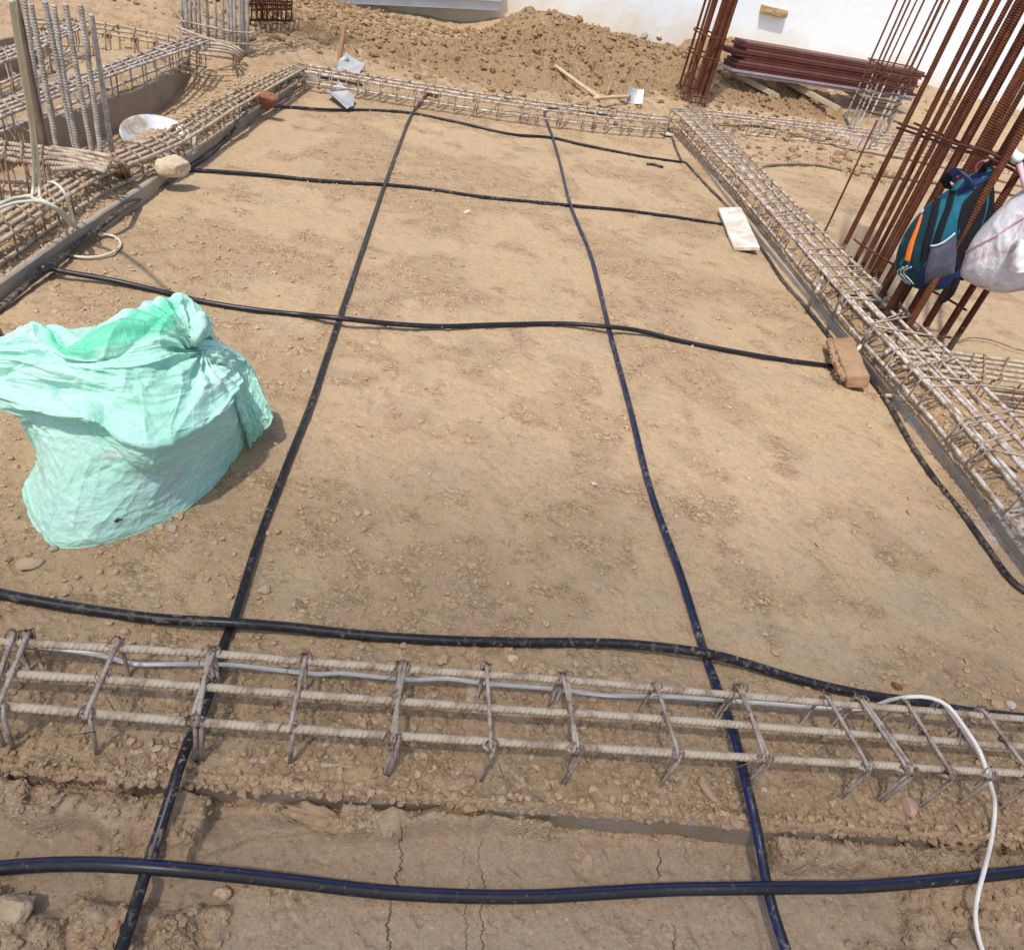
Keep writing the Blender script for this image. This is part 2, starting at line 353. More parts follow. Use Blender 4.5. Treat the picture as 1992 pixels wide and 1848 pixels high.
# ------------------------------------------------------------------ ground
EDGE_Y = np.array([0, 2.4, 3.2, 4.0, 5.2, 6.2, 7.0]); EDGE_X = np.array([-1.53, -1.475, -1.425, -1.385, -1.34, -1.28, -1.23])
def xe(y): return np.interp(y, EDGE_Y, EDGE_X)                 # right edge of the left plinth strip
S2 = np.array([G(0, 330, -.12), G(150, 287, -.12), G(300, 222, -.12), G(372, 165, -.12)])
def x2(y): return np.interp(y, S2[:, 1], S2[:, 0])
LEFT_Z = -0.12
S2_TOP = 0.07
S3X = -3.05
FY0 = 0.708                                                    # front edge of the near strip
def farline(x): return np.interp(x, [-1.3, 0, 1.0, 2.2, 6, 12], [6.35, 6.7, 7.05, 7.75, 9.9, 12.5])
def pbox(x, y, x0, x1, y0, y1, s=.05):
    return sst(x0 - s, x0 + s, x) * sst(x1 + s, x1 - s, x) * sst(y0 - s, y0 + s, y) * sst(y1 + s, y1 - s, y)
def front_zone(x, y):                        # where the mud in front of the near strip is crumbly
    wx = x + .12 * (fbm(x * 6, y * 6, 3, 301) - .5); wy = y + .12 * (fbm(x * 6, y * 6, 3, 302) - .5)
    z = np.maximum.reduce([pbox(wx, wy, -1.2, -.36, .645, .72, .02), pbox(wx, wy, -.43, -.30, .58, .72, .02), .85 * pbox(wx, wy, -1.2, -.22, .2, .52, .03), pbox(wx, wy, .86, 1.9, .62, .72, .02),
        .6 * pbox(wx, wy, 1.0, 1.9, .35, .56, .04), .7 * pbox(wx, wy, -.05, .35, .672, .72, .012), .6 * pbox(wx, wy, -.22, -.1, .53, .57, .02), pbox(wx, wy, 1.15, 1.9, .55, .66, .03)])
    return np.clip(z, 0, 1) * .95
LEDGE = np.array([G(395, 1668, -.06), G(470, 1640, -.06), G(560, 1622, -.06), G(640, 1612, -.06), G(745, 1600, -.06)])
def rough_zone(x, y):
    r = sst(0.50, 0.66, fbm(x * 1.9, y * 1.9, 4, 11))
    r = np.maximum(r, 0.8 * sst(0.55, 0.7, fbm(x * 5, y * 5, 3, 40)))
    near = sst(1.22, 0.98, y) * sst(0.60, 0.72, y); r = np.maximum(r, near * 0.75)
    fr = front_zone(x, y); r = np.where(y < 0.70, fr, r)
    r = np.maximum(r, sst(-0.35, 0.3, y - farline(x)) * sst(2.9, 1.6, x))
    r = np.maximum(r, 0.8 * sst(0.0, 0.1, x - 2.12) * sst(2.75, 2.6, x))
    r = np.maximum(r, 0.9 * sst(-0.02, -0.10, x - xe(y)) * sst(-1.72, -1.62, x))
    r = np.maximum(r, 0.9 * sst(6.0, 6.8, y) * sst(-1.2, -1.5, x))
    return np.clip(r, 0, 1)
def hbase(x, y):
    z = np.zeros(np.shape(x))
    z = np.where(y < FY0 + 0.03, 0.006 - 0.072 * sst(FY0 + 0.009, FY0 + 0.003, y), z)
    band = sst(0.56, 0.66, y) * sst(FY0 + 0.02, FY0 - 0.005, y)
    z += band * 0.034 * sst(0.1, 0.6, front_zone(x, y))
    ly = np.interp(x, LEDGE[:, 0], LEDGE[:, 1]) + .012 * (fbm(x * 30, y * 0 + 2, 4, 19) - .5)
    z += .020 * sst(-.003, .006, y - ly) * sst(-.36, -.33, x) * sst(.10, .04, x) * sst(FY0 + .01, FY0, y) * (1 - .5 * sst(.0, .09, y - ly))
    z += sst(0.62, 0.5, y) * 0.02 * (fbm(x * 1.7, y * 1.7, 3, 77) - 0.5)
    e = xe(y)                                                   # left strip
    inL = (x < e - 0.02) & (x > e - 0.29) & (y < 6.4)
    z = np.where(inL, 0.066 + 0.03 * sst(-0.03, -0.13, x - e), z)
    z = np.where((x <= e - 0.29) & (y < 6.9), LEFT_Z * sst(-0.29, -0.33, x - e) + 0.066 * (1 - sst(-0.29, -0.33, x - e)), z)
    e2 = x2(y)
    z = np.where((x < e2 - 0.02) & (x > e2 - 0.42) & (y < 6.2), S2_TOP - 0.01 + 0.05 * sst(-0.03, -0.15, x - e2), z)
    z = np.where((x < S3X - 0.02) & (y < 6.2), 0.07 + 0.05 * sst(0, -0.3, x - S3X), z)
    bl = sst(5.6, 6.7, y) * sst(-1.25, -1.7, x)                 # rising soil at the back left
    z = z * (1 - bl) + bl * (0.02 + 0.06 * np.clip(y - 6.3, 0, 4) * sst(-1.9, -2.9, x + .12 * (y - 8)))
    inR = (x > 2.125) & (x < 2.62) & (y > -.9) & (y < 8.3)      # right strip, soil heaped on it
    z = np.where(inR, 0.034 + 0.075 * sst(2.13, 2.27, x) * sst(2.62, 2.5, x), z)
    z = np.where((x > 2.6) & (y < 9.5), 0.0, z)
    fl = farline(x)
    z = z + sst(0.1, 1.6, y - fl) * 0.07
    z = z + sst(10.2, 13.0, y) * sst(2.6, 4.0, x) * 0.42
    z = z + sst(9.0, 12.0, y) * sst(2.8, 1.8, x) * 0.15 * sst(-.2, .9, x)
    z = z - .09 * sst(8.6, 10.4, y) * sst(.7, -.4, x) * sst(-3.0, -2.1, x)
    return z
def hfun(x, y, full=True):
    z = hbase(x, y); r = rough_zone(x, y)
    z = z + 0.016 * (fbm(x * 0.9, y * 0.9, 3, 3) - 0.5) + 0.010 * (fbm(x * 4, y * 4, 4, 4) - 0.5)
    if full:
        wx = x + 0.03 * (fbm(x * 9, y * 9, 2, 21) - .5); wy = y + 0.03 * (fbm(x * 9, y * 9, 2, 22) - .5)
        k = 0.30 + 0.70 * np.maximum(np.maximum(sst(1.25, 1.0, y), sst(-0.3, 0.3, y - farline(x))), np.maximum(sst(2.1, 2.15, x), sst(0, -0.05, x - xe(y))))
        z = z + r * k * (0.013 * clod(wx * 24, wy * 24, 31) + 0.009 * clod(wx * 45, wy * 45, 32) + 0.012 * (fbm(x * 40, y * 40, 4, 6, 0.6) - 0.5))
        z = z + (1 - r) * (0.004 * (fbm(x * 24, y * 24, 4, 7) - 0.5) - 0.004 * sst(0.55, 0.7, fbm(x * 13, y * 7, 4, 18)) - 0.0035 * sst(0.62, 0.75, fbm(x * 45, y * 45, 2, 8)))
        bigz = sst(FY0 + 0.005, FY0 - 0.015, y) * sst(.15, .6, front_zone(x, y))
        z = z + bigz * 0.034 * clod(wx * 13, wy * 13, 33) + bigz * (.014 * clod(wx * 22, wy * 22, 36) + .012 * (fbm(x * 26, y * 26, 4, 58) - .4))
        z = z + sst(-0.05, 0.35, y - farline(x)) * sst(3.4, 2.6, x) * 0.03 * clod(wx * 7, wy * 7, 34)
        stripR = sst(2.12, 2.17, x) * sst(2.66, 2.6, x) * sst(-.9, -.8, y)
        z = z + stripR * (0.022 * clod(wx * 14, wy * 14, 35) + .03 * (fbm(x * 6, y * 6, 3, 37) - .5))
    return z
def hf1(x, y): return float(hfun(np.array([float(x)]), np.array([float(y)]))[0])
O = np.array([0.1, -0.55])
th = np.concatenate([np.linspace(-math.pi, -1.20, 60)[:-1], np.linspace(-1.20, 1.10, 820), np.linspace(1.10, math.pi, 62)[1:]])
th[-1] = math.pi
rad = np.concatenate([[0.02, 0.2, 0.5, 0.75], 0.86 * np.exp(np.linspace(0, math.log(13.5 / 0.86), 900)), [14.5, 16, 19, 24, 32, 45, 70, 110]])
TT, RR = np.meshgrid(th[:-1], rad)
gx = O[0] + RR * np.sin(TT); gy = O[1] + RR * np.cos(TT)
far = sst(15, 25, RR)
gz = hfun(gx, gy) * (1 - far)
nr, ntn = gx.shape
i = np.arange(nr - 1)[:, None]; j = np.arange(ntn)[None]
Fg = np.stack([i * ntn + j, i * ntn + (j + 1) % ntn, (i + 1) * ntn + (j + 1) % ntn, (i + 1) * ntn + j], -1).reshape(-1, 4)[:, ::-1]
ground = mk("ground", np.stack([gx, gy, gz], -1).reshape(-1, 3), np.ascontiguousarray(Fg), M_SOIL); tag(ground, kind="structure")
def vattr(o, name, vals):
    a = o.data.attributes.new(name, 'FLOAT', 'POINT'); a.data.foreach_set("value", np.asarray(vals, np.float32).ravel())
vattr(ground, "rough_soil", rough_zone(gx, gy) * (0.55 + 0.3 * (gy < 7)) + .45 * sst(.72, .76, gy) * sst(1.0, .9, gy) * sst(.35, .6, fbm(gx * 7, gy * 7, 3, 88)))
vattr(ground, "mud_floor", sst(0.72, 0.68, gy) * (1 - .6 * front_zone(gx, gy)))
vattr(ground, "crack_zone", sst(0.69, 0.66, gy) * sst(-0.1, 0.02, gx))
wsp = lambda x, y, cx, cy, r: np.clip(1.2 - np.hypot(x - cx, y - cy) / r, 0, 1)
vattr(ground, "white_splash", np.clip(wsp(gx, gy, 2.14, 1.86, .12) + wsp(gx, gy, 2.2, 1.7, .1) + wsp(gx, gy, 2.13, 2.75, .05) + 0.7 * wsp(gx, gy, -1.55, 4.0, .25) + 0.8 * wsp(gx, gy, 5.0, 9.7, .5), 0, 1))

def strip(name, pts, width, ztop, zbot, mat, label, side=-1, group=None, rough=0.004, dy=0.012):
    """cast strip: a slab with a slightly uneven top edge, running along pts (its visible edge)"""
    P = cr([np.array([p[0], p[1], 0]) for p in pts], dy * 2)
    T = np.gradient(P, axis=0); T /= np.linalg.norm(T, axis=1)[:, None]
    Nn = np.stack([-T[:, 1], T[:, 0], 0 * T[:, 0]], 1) * side
    rows = []
    s = np.arange(len(P)) * dy * 2
    w1 = rough * (fbm(s * 6, s * 0 + 1, 4, 91) - 0.5) * 2; w2 = rough * (fbm(s * 5, s * 0 + 4, 4, 93) - 0.5) * 3
    for off, z in ((-0.002, zbot), (0, (ztop + zbot) / 2), (0, ztop - 0.006), (0.006, ztop), (0.022, ztop), (0.05, ztop - 0.03), (width, ztop - 0.04), (width, zbot)):
        q = P + Nn * (off + (w1 if off < 0.06 else 0 * w1))[:, None] if True else 0
        q[:, 2] = z + (w2 if z > ztop - 0.008 else 0); rows.append(q)
    Vv = np.stack(rows, 1).reshape(-1, 3); k = len(rows); n = len(P)
    f = []
    for a in range(n - 1):
        for b in range(k - 1): f.append([a * k + b, a * k + b + 1, (a + 1) * k + b + 1, (a + 1) * k + b])
    f.append(list(range(k))); f.append([(n - 1) * k + b for b in range(k)][::-1])
    o = mk(name, Vv, f, mat, smooth=False)
    # outward faces
    import bmesh
    bm = bmesh.new(); bm.from_mesh(o.data); bmesh.ops.recalc_face_normals(bm, faces=bm.faces); bm.to_mesh(o.data); bm.free()
    return tag(o, label, "concrete strip", group)
strip("concrete_strip", [(-2.2, FY0 + .005), (-0.66, FY0), (0.3, FY0 + .004), (0.86, FY0 - .004), (1.48, FY0 + .008), (2.6, FY0)], 0.22, 0.0, -0.2, M_CONCB,
      "muddy concrete footing edge under the nearest reinforcement cage, bottom of the photo", side=1, rough=.008, dy=.006)
strip("concrete_strip", [(x_, y_) for x_, y_ in zip(EDGE_X[:6], EDGE_Y[:6])], 0.29, 0.07, -0.2, M_CONC,
      "grey concrete footing strip along the left side of the room floor", side=1)
strip("concrete_strip", [(p[0], p[1]) for p in ([[-2.25, 2.6, 0]] + [list(q) for q in S2])], 0.42, S2_TOP, -0.3, M_CONC,
      "shaded grey concrete strip behind the shallow metal pan at left", side=1)
strip("concrete_strip", [(S3X, 3.5), (S3X, 5.3), (S3X + .04, 6.1)], 0.5, 0.09, -0.3, M_CONC,
      "short grey concrete strip at the far left edge of the photo", side=1)
strip("concrete_strip", [(2.12, -.9), (2.12, 1.2), (2.12, 2.2), (2.115, 3.0), (2.10, 4.6), (2.12, 6.5), (2.15, 7.9)], 0.5, 0.036, -0.2, M_CONC,
      "thin grey concrete edge along the right side of the room floor", side=-1)

# ------------------------------------------------------------------ soil mound at the back
mx = np.arange(-5.5, 5.2, 0.017); my = np.arange(7.0, 12.9, 0.020)
MX, MY = np.meshgrid(mx, my)
def mound_h(x, y):
    cz = np.interp(x, [-5.5, -3.2, -2.5, -2.1, -1.4, -.57, .1, .74, 1.15, 1.5, 1.83, 2.3, 2.7, 3.2, 3.8, 5.2], [.42, .36, .20, .06, .13, .25, .37, .50, .47, .41, .39, .36, .36, .26, .14, .02])
    y0 = np.interp(x, [-5.5, -2.4, -1.2, 0, 1.2, 2.0, 3.2, 5], [7.6, 7.6, 6.9, 7.3, 7.8, 8.7, 9.6, 10.2])
    yc = np.interp(x, [-5.5, 0, 3, 5], [10.3, 10.4, 10.9, 11.2])
    t = np.clip((y - y0) / (yc - y0), 0, 1)
    prof = 0.30 * t + 0.70 * t * t * (3 - 2 * t)
    back = 1 - 0.75 * sst(0, 1.6, y - yc)
    return cz * prof * back, t
def mound_z(x, y):
    h, t = mound_h(x, y); h = h - (.16 * sst(2.9, 1.6, x) + .17 * sst(.7, -.1, x) * sst(-3.2, -2.4, x)) * sst(.3, 1, t)
    wx = x + 0.10 * (fbm(x * 4, y * 4, 3, 61) - .5); wy = y + 0.10 * (fbm(x * 4, y * 4, 3, 62) - .5)
    a = sst(0.0, 0.35, t) * (0.45 + 0.55 * sst(0.35, 0.6, fbm(x * 1.4, y * 1.4, 3, 70)))
    a = a * (1 - 0.8 * np.exp(-(((x - .25) / .5) ** 2 + ((y - 8.6) / .35) ** 2)))
    h = h + a * (0.05 * clod(wx * 3.2, wy * 3.2, 63) + 0.05 * clod(wx * 7.5, wy * 7.5, 64) * sst(.35, .6, fbm(x * 2.3, y * 2.3, 2, 71)) * 1.6 + 0.045 * clod(wx * 14, wy * 14, 65) + 0.035 * clod(wx * 25, wy * 25, 67) + .05 * (fbm(x * 20, y * 20, 3, 68, .7) - .5) - 0.07)
    h = h + 0.10 * a * (fbm(x * 2.2, y * 2.2, 4, 66) - 0.5)
    h = h - 0.16 * np.exp(-(((x - 1.32) / .42) ** 2 + ((y - 8.35) / .26) ** 2)) * t * 2.0
    return np.where(t <= 0, -0.08, h + hbase(x, y) * 1.0 + 0.004) - 0.10 * sst(0.10, 0.0, t)
MZ = mound_z(MX, MY)
nr, nc = MX.shape; i = np.arange(nr - 1)[:, None]; j = np.arange(nc - 1)[None]
Fm = np.stack([i * nc + j, i * nc + j + 1, (i + 1) * nc + j + 1, (i + 1) * nc + j], -1).reshape(-1, 4)
soil_mound = mk("soil_mound", np.stack([MX, MY, MZ], -1).reshape(-1, 3), Fm, M_MOUND, smooth=False); tag(soil_mound, kind="structure")
def ztop(x, y):
    x = np.asarray(x, float); y = np.asarray(y, float)
    return np.maximum(hfun(x, y), np.where((y > 7.02) & (y < 12.85) & (x > -5.45) & (x < 5.1), mound_z(x, y), -9))
def zt(x, y): return float(ztop(np.array([float(x)]), np.array([float(y)]))[0])

# ------------------------------------------------------------------ crumbs of soil, scattered
def scatter(name, X, Y, S, base, mat, zf, flat=0.75):
    v0, f0 = base; n = len(X)
    q = rng.normal(size=(n, 4)); q /= np.linalg.norm(q, axis=1)[:, None]
    a, b, c, d = q.T
    Rm = np.stack([1 - 2 * (c * c + d * d), 2 * (b * c - a * d), 2 * (b * d + a * c), 2 * (b * c + a * d), 1 - 2 * (b * b + d * d), 2 * (c * d - a * b),
                   2 * (b * d - a * c), 2 * (c * d + a * b), 1 - 2 * (b * b + c * c)], 1).reshape(n, 3, 3)
    sh = rng.uniform(0.55, 1.25, (n, 3)) * S[:, None]
    vv = v0[None] * (1 + rng.normal(0, 0.16, (n, len(v0), 1)))
    vv = np.einsum('nij,nvj->nvi', Rm, vv * sh[:, None, :])
    vv[:, :, 2] *= flat
    Z = zf(X, Y) + S * 0.25
    vv += np.stack([X, Y, Z], 1)[:, None, :]
    ff = (f0[None] + (np.arange(n) * len(v0))[:, None, None]).reshape(-1, 3)
    o = mk(name, vv.reshape(-1, 3), ff, mat, smooth=False)
    return o
def pick(n, x0, x1, y0, y1, dens, smin, smax, pw=2.5):
    X = rng.uniform(x0, x1, n * 6); u = rng.random(n * 6); Y = y0 + (y1 - y0) * u ** 1.6
    k = rng.random(n * 6) < dens(X, Y); X, Y = X[k][:n], Y[k][:n]
    S = smin + (smax - smin) * rng.random(len(X)) ** pw
    return X, Y, S
dn = lambda x, y: 0.06 + 0.94 * rough_zone(x, y) ** 1.3
X1, Y1, S1 = pick(19000, -1.45, 2.12, 0.72, 7.2, dn, 0.0014, 0.0115, 4.6)
o = scatter("soil_crumbs", X1, Y1, S1, ICO1, M_CRUMB, hfun); tag(o, "fine tan soil crumbs scattered over the room floor", "soil crumbs", kind="stuff")
X1, Y1, S1 = pick(130, -1.4, 2.05, 1.0, 6.8, lambda x, y: .25 + .75 * dn(x, y), 0.006, 0.018, 2.2)
o = scatter("soil_crumbs", X1, Y1, S1, ICO2, M_CRUMB, hfun, .6); tag(o, "scattered larger lumps of dry soil on the room floor", "soil crumbs", kind="stuff")
X1 = rng.uniform(-.75, 1.7, 700); Y1 = FY0 + .018 * rng.random(700) ** .8 - .004; S1 = .0025 + .009 * rng.random(700) ** 3
o = scatter("soil_crumbs", X1, Y1, S1, ICO2, M_CLOD, lambda x, y: 0 * x + .001, .7); tag(o, "clay crumbs stuck along the front footing edge", "soil crumbs", kind="stuff")
X1, Y1, S1 = pick(9500, -0.8, 1.9, 0.30, 1.02, lambda x, y: 0.03 + 0.97 * rough_zone(x, y), 0.0014, 0.0085, 3)
o = scatter("soil_crumbs", X1, Y1, S1, ICO2, M_CLOD, hfun); tag(o, "damp soil crumbs around the nearest reinforcement cage", "soil crumbs", kind="stuff")
X1, Y1, S1 = pick(7000, 2.13, 2.75, .4, 8.2, lambda x, y: 0.9 + 0 * x, 0.003, 0.014, 2)
X2, Y2, S2s = pick(4200, -1.70, -1.36, 1.9, 6.3, lambda x, y: 0.9 + 0 * x, 0.003, 0.014, 2)
X2 = xe(Y2) - rng.uniform(.005, .26, len(Y2))
o = scatter("soil_crumbs", np.r_[X1, X2], np.r_[Y1, Y2], np.r_[S1, S2s], ICO1, M_CRUMB, hfun); tag(o, "loose gravelly soil on the concrete strips either side of the room", "soil crumbs", kind="stuff")
X1 = rng.uniform(-5, 4.8, 26000); Y1 = rng.uniform(7.3, 11.4, 26000); S1 = 0.007 + 0.045 * rng.random(26000) ** 7
kk = rng.random(26000) < 0.25 + 0.75 * mound_h(X1, Y1)[1]
o = scatter("soil_clods", X1[kk], Y1[kk], S1[kk], ICO1, M_MOUND, ztop); tag(o, "loose clods covering the dug soil heap at the back", "soil clods", kind="stuff")
X1 = rng.uniform(-4.5, 9, 5000); Y1 = rng.uniform(4.5, 13.5, 5000); S1 = 0.006 + 0.02 * rng.random(5000) ** 3
kk = ((X1 < -1.9) | (X1 > 2.7)) & (rng.random(5000) < 0.15 + 0.85 * ((Y1 > 9.4) | (X1 < -2)))
o = scatter("soil_crumbs", X1[kk], Y1[kk], S1[kk], ICO1, M_CRUMB, ztop); tag(o, "crumbs of soil on the ground beyond the two footing strips", "soil crumbs", kind="stuff")
ZF_ = 0.145
# ------------------------------------------------------------------ pipes and cables
RP = 0.0125
def path(pts, z=None, step=0.03, clear=0.0):
    """pts: (px, py[, z]) -> world points; z given or the ground height plus radius"""
    out = []
    for p in pts:
        if len(p) == 3: out.append(G(*p))
        else:
            zz = 0.0
            for _ in range(3):
                g = G(p[0], p[1], zz + (z or 0)); zz = float(hbase(g[0:1], g[1:2])[0])
            out.append(G(p[0], p[1], zz + (z if z is not None else RP)))
    Q = cr(out, step)
    if clear:                                # lift along the sight line just enough to clear the soil
        for _ in range(2):
            need = np.maximum(hfun(Q[:, 0], Q[:, 1]) + clear - Q[:, 2], 0)
            k_ = 5; pad = np.pad(need, k_, mode='edge'); mxf = np.max([pad[q:q + len(need)] for q in range(2 * k_ + 1)], 0)
            pad = np.pad(mxf, k_, mode='edge'); sm = np.mean([pad[q:q + len(need)] for q in range(2 * k_ + 1)], 0)
            z2 = Q[:, 2] + sm; f_ = (H - z2) / (H - Q[:, 2]); Q = np.stack([Q[:, 0] * f_, Q[:, 1] * f_, z2], 1)
    return Q
def pipe(label, pts, mat=M_PIPE, r=RP, z=None, group="black water pipes laid out in a grid", cat="pipe", name="water_pipe", k=12):
    P = path(pts, z if z is not None else r * 1.05, clear=(r * .55 if z is None else 0))
    off = lambda q: q[0] < -20 or q[0] > 2010 or q[1] > 1900
    for e_ in (0, -1):                       # pipes that leave the picture run on beyond it
        if off(pts[e_]):
            d_ = P[e_] - P[5 if e_ == 0 else -6]; d_[2] = 0; d_ /= np.linalg.norm(d_)
            ex = P[e_] + d_[None] * np.arange(.04, 1.6, .04)[:, None]; ex[:, 2] = hfun(ex[:, 0], ex[:, 1]) + r
            P = np.vstack([ex[::-1], P]) if e_ == 0 else np.vstack([P, ex])
    P[:, 2] += 0.0016 * (fbm(np.arange(len(P)) * 0.11, np.zeros(len(P)), 3, len(pts)) - 0.5)
    o = mtube(name, P, r, mat, k=k); tag(o, label, cat, group); return o
pipe("long black pipe running away from the camera left of centre, past the green sack",
     [(190, 1930, -.055), (238, 1838, -.055), (268, 1745, -.055), (297, 1655, -.045), (328, 1560, -.01), (346, 1500, .02), (368, 1440), (398, 1375), (432, 1262), (456, 1200), (500, 1060), (550, 925), (603, 790), (640, 680), (660, 620), (700, 500), (745, 370), (778, 280), (802, 222), (832, 182)], M_PIPE, r=.0104)
pipe("long black pipe with a blue stripe, running away right of centre",
     [(1560, 1930, -.055), (1528, 1845, -.055), (1496, 1740, -.055), (1474, 1620, -.04), (1462, 1565, .0), (1444, 1490), (1420, 1400), (1372, 1272), (1325, 1120), (1265, 950), (1225, 790), (1185, 640), (1150, 500), (1110, 400), (1090, 320), (1075, 268), (1061, 228), (1060, 216), (1070, 211), (1098, 210), (1138, 218), (1194, 229)], M_PIPEL, r=.0104)
pipe("dusty black pipe along the left edge of the room floor, under the pale rock",
     [(-90, 665), (0, 598), (94, 520, .03), (177, 457, .03), (228, 416), (279, 383), (327, 353), (354, 333), (405, 302), (438, 272), (461, 244), (485, 213), (503, 198), (530, 181), (559, 157), (579, 151), (622, 151), (665, 158), (705, 166)], M_PIPED, r=.0104)
pipe("dusty black pipe along the right edge of the room floor, under the brick",
     [(1280, 238), (1300, 251), (1313, 284), (1326, 314), (1335, 318), (1367, 353), (1407, 394), (1450, 440), (1489, 495), (1519, 541), (1572, 603), (1615, 656), (1655, 698), (1695, 738), (1737, 799), (1769, 857), (1816, 928), (1869, 994), (1922, 1066), (1961, 1121), (1992, 1148), (2050, 1178), (2150, 1190)], M_PIPED, r=.0104)
pipe("thin looking black pipe crossing the far end of the room, starting at the red brick",
     [(473, 214), (490, 208), (549, 208), (635, 214), (723, 215), (802, 221), (911, 243), (996, 262), (1072, 268), (1148, 285), (1250, 305), (1326, 316)], M_PIPE, r=.0104)
pipe("black pipe crossing the room from the pale rock to the white tile",
     [(358, 331), (372, 331), (504, 340), (600, 350), (680, 356), (750, 360), (830, 368), (950, 385), (1110, 400), (1250, 414), (1400, 436), (1425, 440)], M_PIPE, r=.0104)
pipe("glossy black pipe crossing the middle of the room, ending at the brown brick",
     [(94, 520, .045), (120, 528, .035), (215, 545, .02), (290, 562), (400, 588), (504, 604), (580, 612), (655, 619, .035), (760, 630, .02), (860, 635), (960, 632), (1090, 630), (1185, 636, .035), (1250, 645, .02), (1330, 665), (1430, 684), (1540, 702), (1640, 714)], M_PIPEB, r=.0104)
pipe("black pipe just behind the nearest reinforcement cage",
     [(-90, 1128), (0, 1155), (150, 1182), (300, 1203, .02), (440, 1211, .036), (560, 1220, .025), (700, 1235), (850, 1245), (1000, 1249), (1150, 1250, .015), (1250, 1255, .025), (1370, 1270, .037), (1450, 1290, .025), (1530, 1315), (1620, 1338), (1700, 1354), (1790, 1366), (1850, 1378), (1920, 1388), (2080, 1405)], M_PIPE)
pipe("thickest looking black pipe, crossing the bottom of the photo in front of the cage",
     [(-120, 1700, -.05), (0, 1688, -.045), (100, 1681, -.025), (200, 1681, -.008), (285, 1686, -.002), (370, 1693, -.006), (470, 1703, -.02), (600, 1718, -.036), (750, 1735, -.05), (900, 1743, -.053), (1030, 1744, -.05), (1150, 1738, -.045), (1300, 1730, -.032), (1420, 1728, -.012), (1500, 1727, -.005), (1580, 1726, -.012), (1660, 1725, -.025), (1760, 1718, -.03), (1870, 1708, -.035), (1992, 1695, -.04), (2100, 1680, -.045)], M_PIPEB)
pipe("short black pipe end going behind the green sack at the left photo edge", [(-60, 585), (-20, 625), (0, 662), (14, 684), (40, 715), (90, 740), (170, 760)], M_PIPE)
pipe("half buried black pipe at the foot of the far reinforcement cage", [(700, 168), (760, 176), (830, 184), (900, 190), (933, 195), (980, 202), (1022, 210), (1040, 213)], M_PIPED, z=0.004)
pipe("offcut of black pipe lying alone near the far right corner of the room", [(1259, 320), (1272, 321), (1290, 326)], M_PIPED, group=None, r=0.011)
pipe("muddy pipe curving across the floor of the right hand room, farther one", [(1385, 244), (1399, 244), (1483, 247), (1565, 267), (1615, 280), (1651, 291), (1763, 310), (1850, 330), (1900, 340), (2050, 380)], M_PIPER, r=0.012, group="muddy pipes in the right hand room")
pipe("muddy pipe curving across the floor of the right hand room, nearer one", [(1466, 336), (1480, 327), (1499, 322), (1578, 321), (1648, 332), (1763, 349), (1829, 358), (1951, 376), (2060, 400)], M_PIPER, r=0.012, group="muddy pipes in the right hand room")
mtw = mtube("binding_wire", path([(1845, 668), (1867, 663), (1892, 657), (1932, 663), (1965, 675), (1992, 683), (2040, 690)], 0.02), 0.004, M_WIRE); tag(mtw, "thin rusty wire curling over the ground behind the backpack column", "wire")
# pipe end fittings
def fitting(label, px, py, z, d, l=0.05, r=0.019, mat=None):
    g = G(px, py, z); dv = np.array([d[0], d[1], 0.0]); dv /= np.linalg.norm(dv)
    o = mtube("pipe_fitting", [g - dv * l / 2, g - dv * l * 0.2, g + dv * l * 0.2, g + dv * l / 2], r, mat or M_PIPED, k=12); tag(o, label, "pipe fitting"); return o
M_WHITEP = plain("white plastic", (0.66, 0.66, 0.66), 0.5)
M_CABLE = plain("white cable sheath", (0.66, 0.63, 0.56), 0.7, 0.15, nsc=40, var=0.2)
M_HOSE = plain("milky clear hose", (0.50, 0.48, 0.38), 0.3, 0.5, nsc=15, var=0.25)
fitting("white taped joint of the pipes beside the red brick", 473, 215, .03, (1, -.6), mat=M_WHITEP)
fitting("black joint where the glossy pipe meets the left edge pipe", 94, 521, .04, (.5, 1), l=0.06, r=0.017)
o = mtube("power_cable", np.vstack([path([(-60, 1235), (60, 1256), (130, 1264), (200, 1276), (262, 1291), (330, 1291), (400, 1292), (460, 1294), (540, 1303), (620, 1311), (660, 1309), (720, 1315), (800, 1322), (870, 1320), (950, 1330), (1080, 1340), (1180, 1352), (1300, 1355), (1400, 1362), (1500, 1369), (1590, 1376), (1680, 1378), (1730, 1362, .10), (1770, 1355, .15), (1810, 1357, .165), (1845, 1374, .16), (1880, 1420, .16), (1906, 1462, .155), (1925, 1520, .10), (1935, 1565, .02), (1930, 1625, -.02), (1915, 1690, -.005), (1903, 1735, -.01), (1897, 1780, -.045), (1905, 1830, -.055), (1925, 1880, -.06), (1960, 1950, -.06)], 0.035, 0.02, clear=.003)]), 0.0048, M_CABLE, k=10)
tag(o, "white cable lying under the nearest cage then looping down at the bottom right", "cable")
hose = empty("clear_hose", G(66, 371, .2), "milky clear hose hung from a post and coiled over the left cage", "hose")
HZ = .20
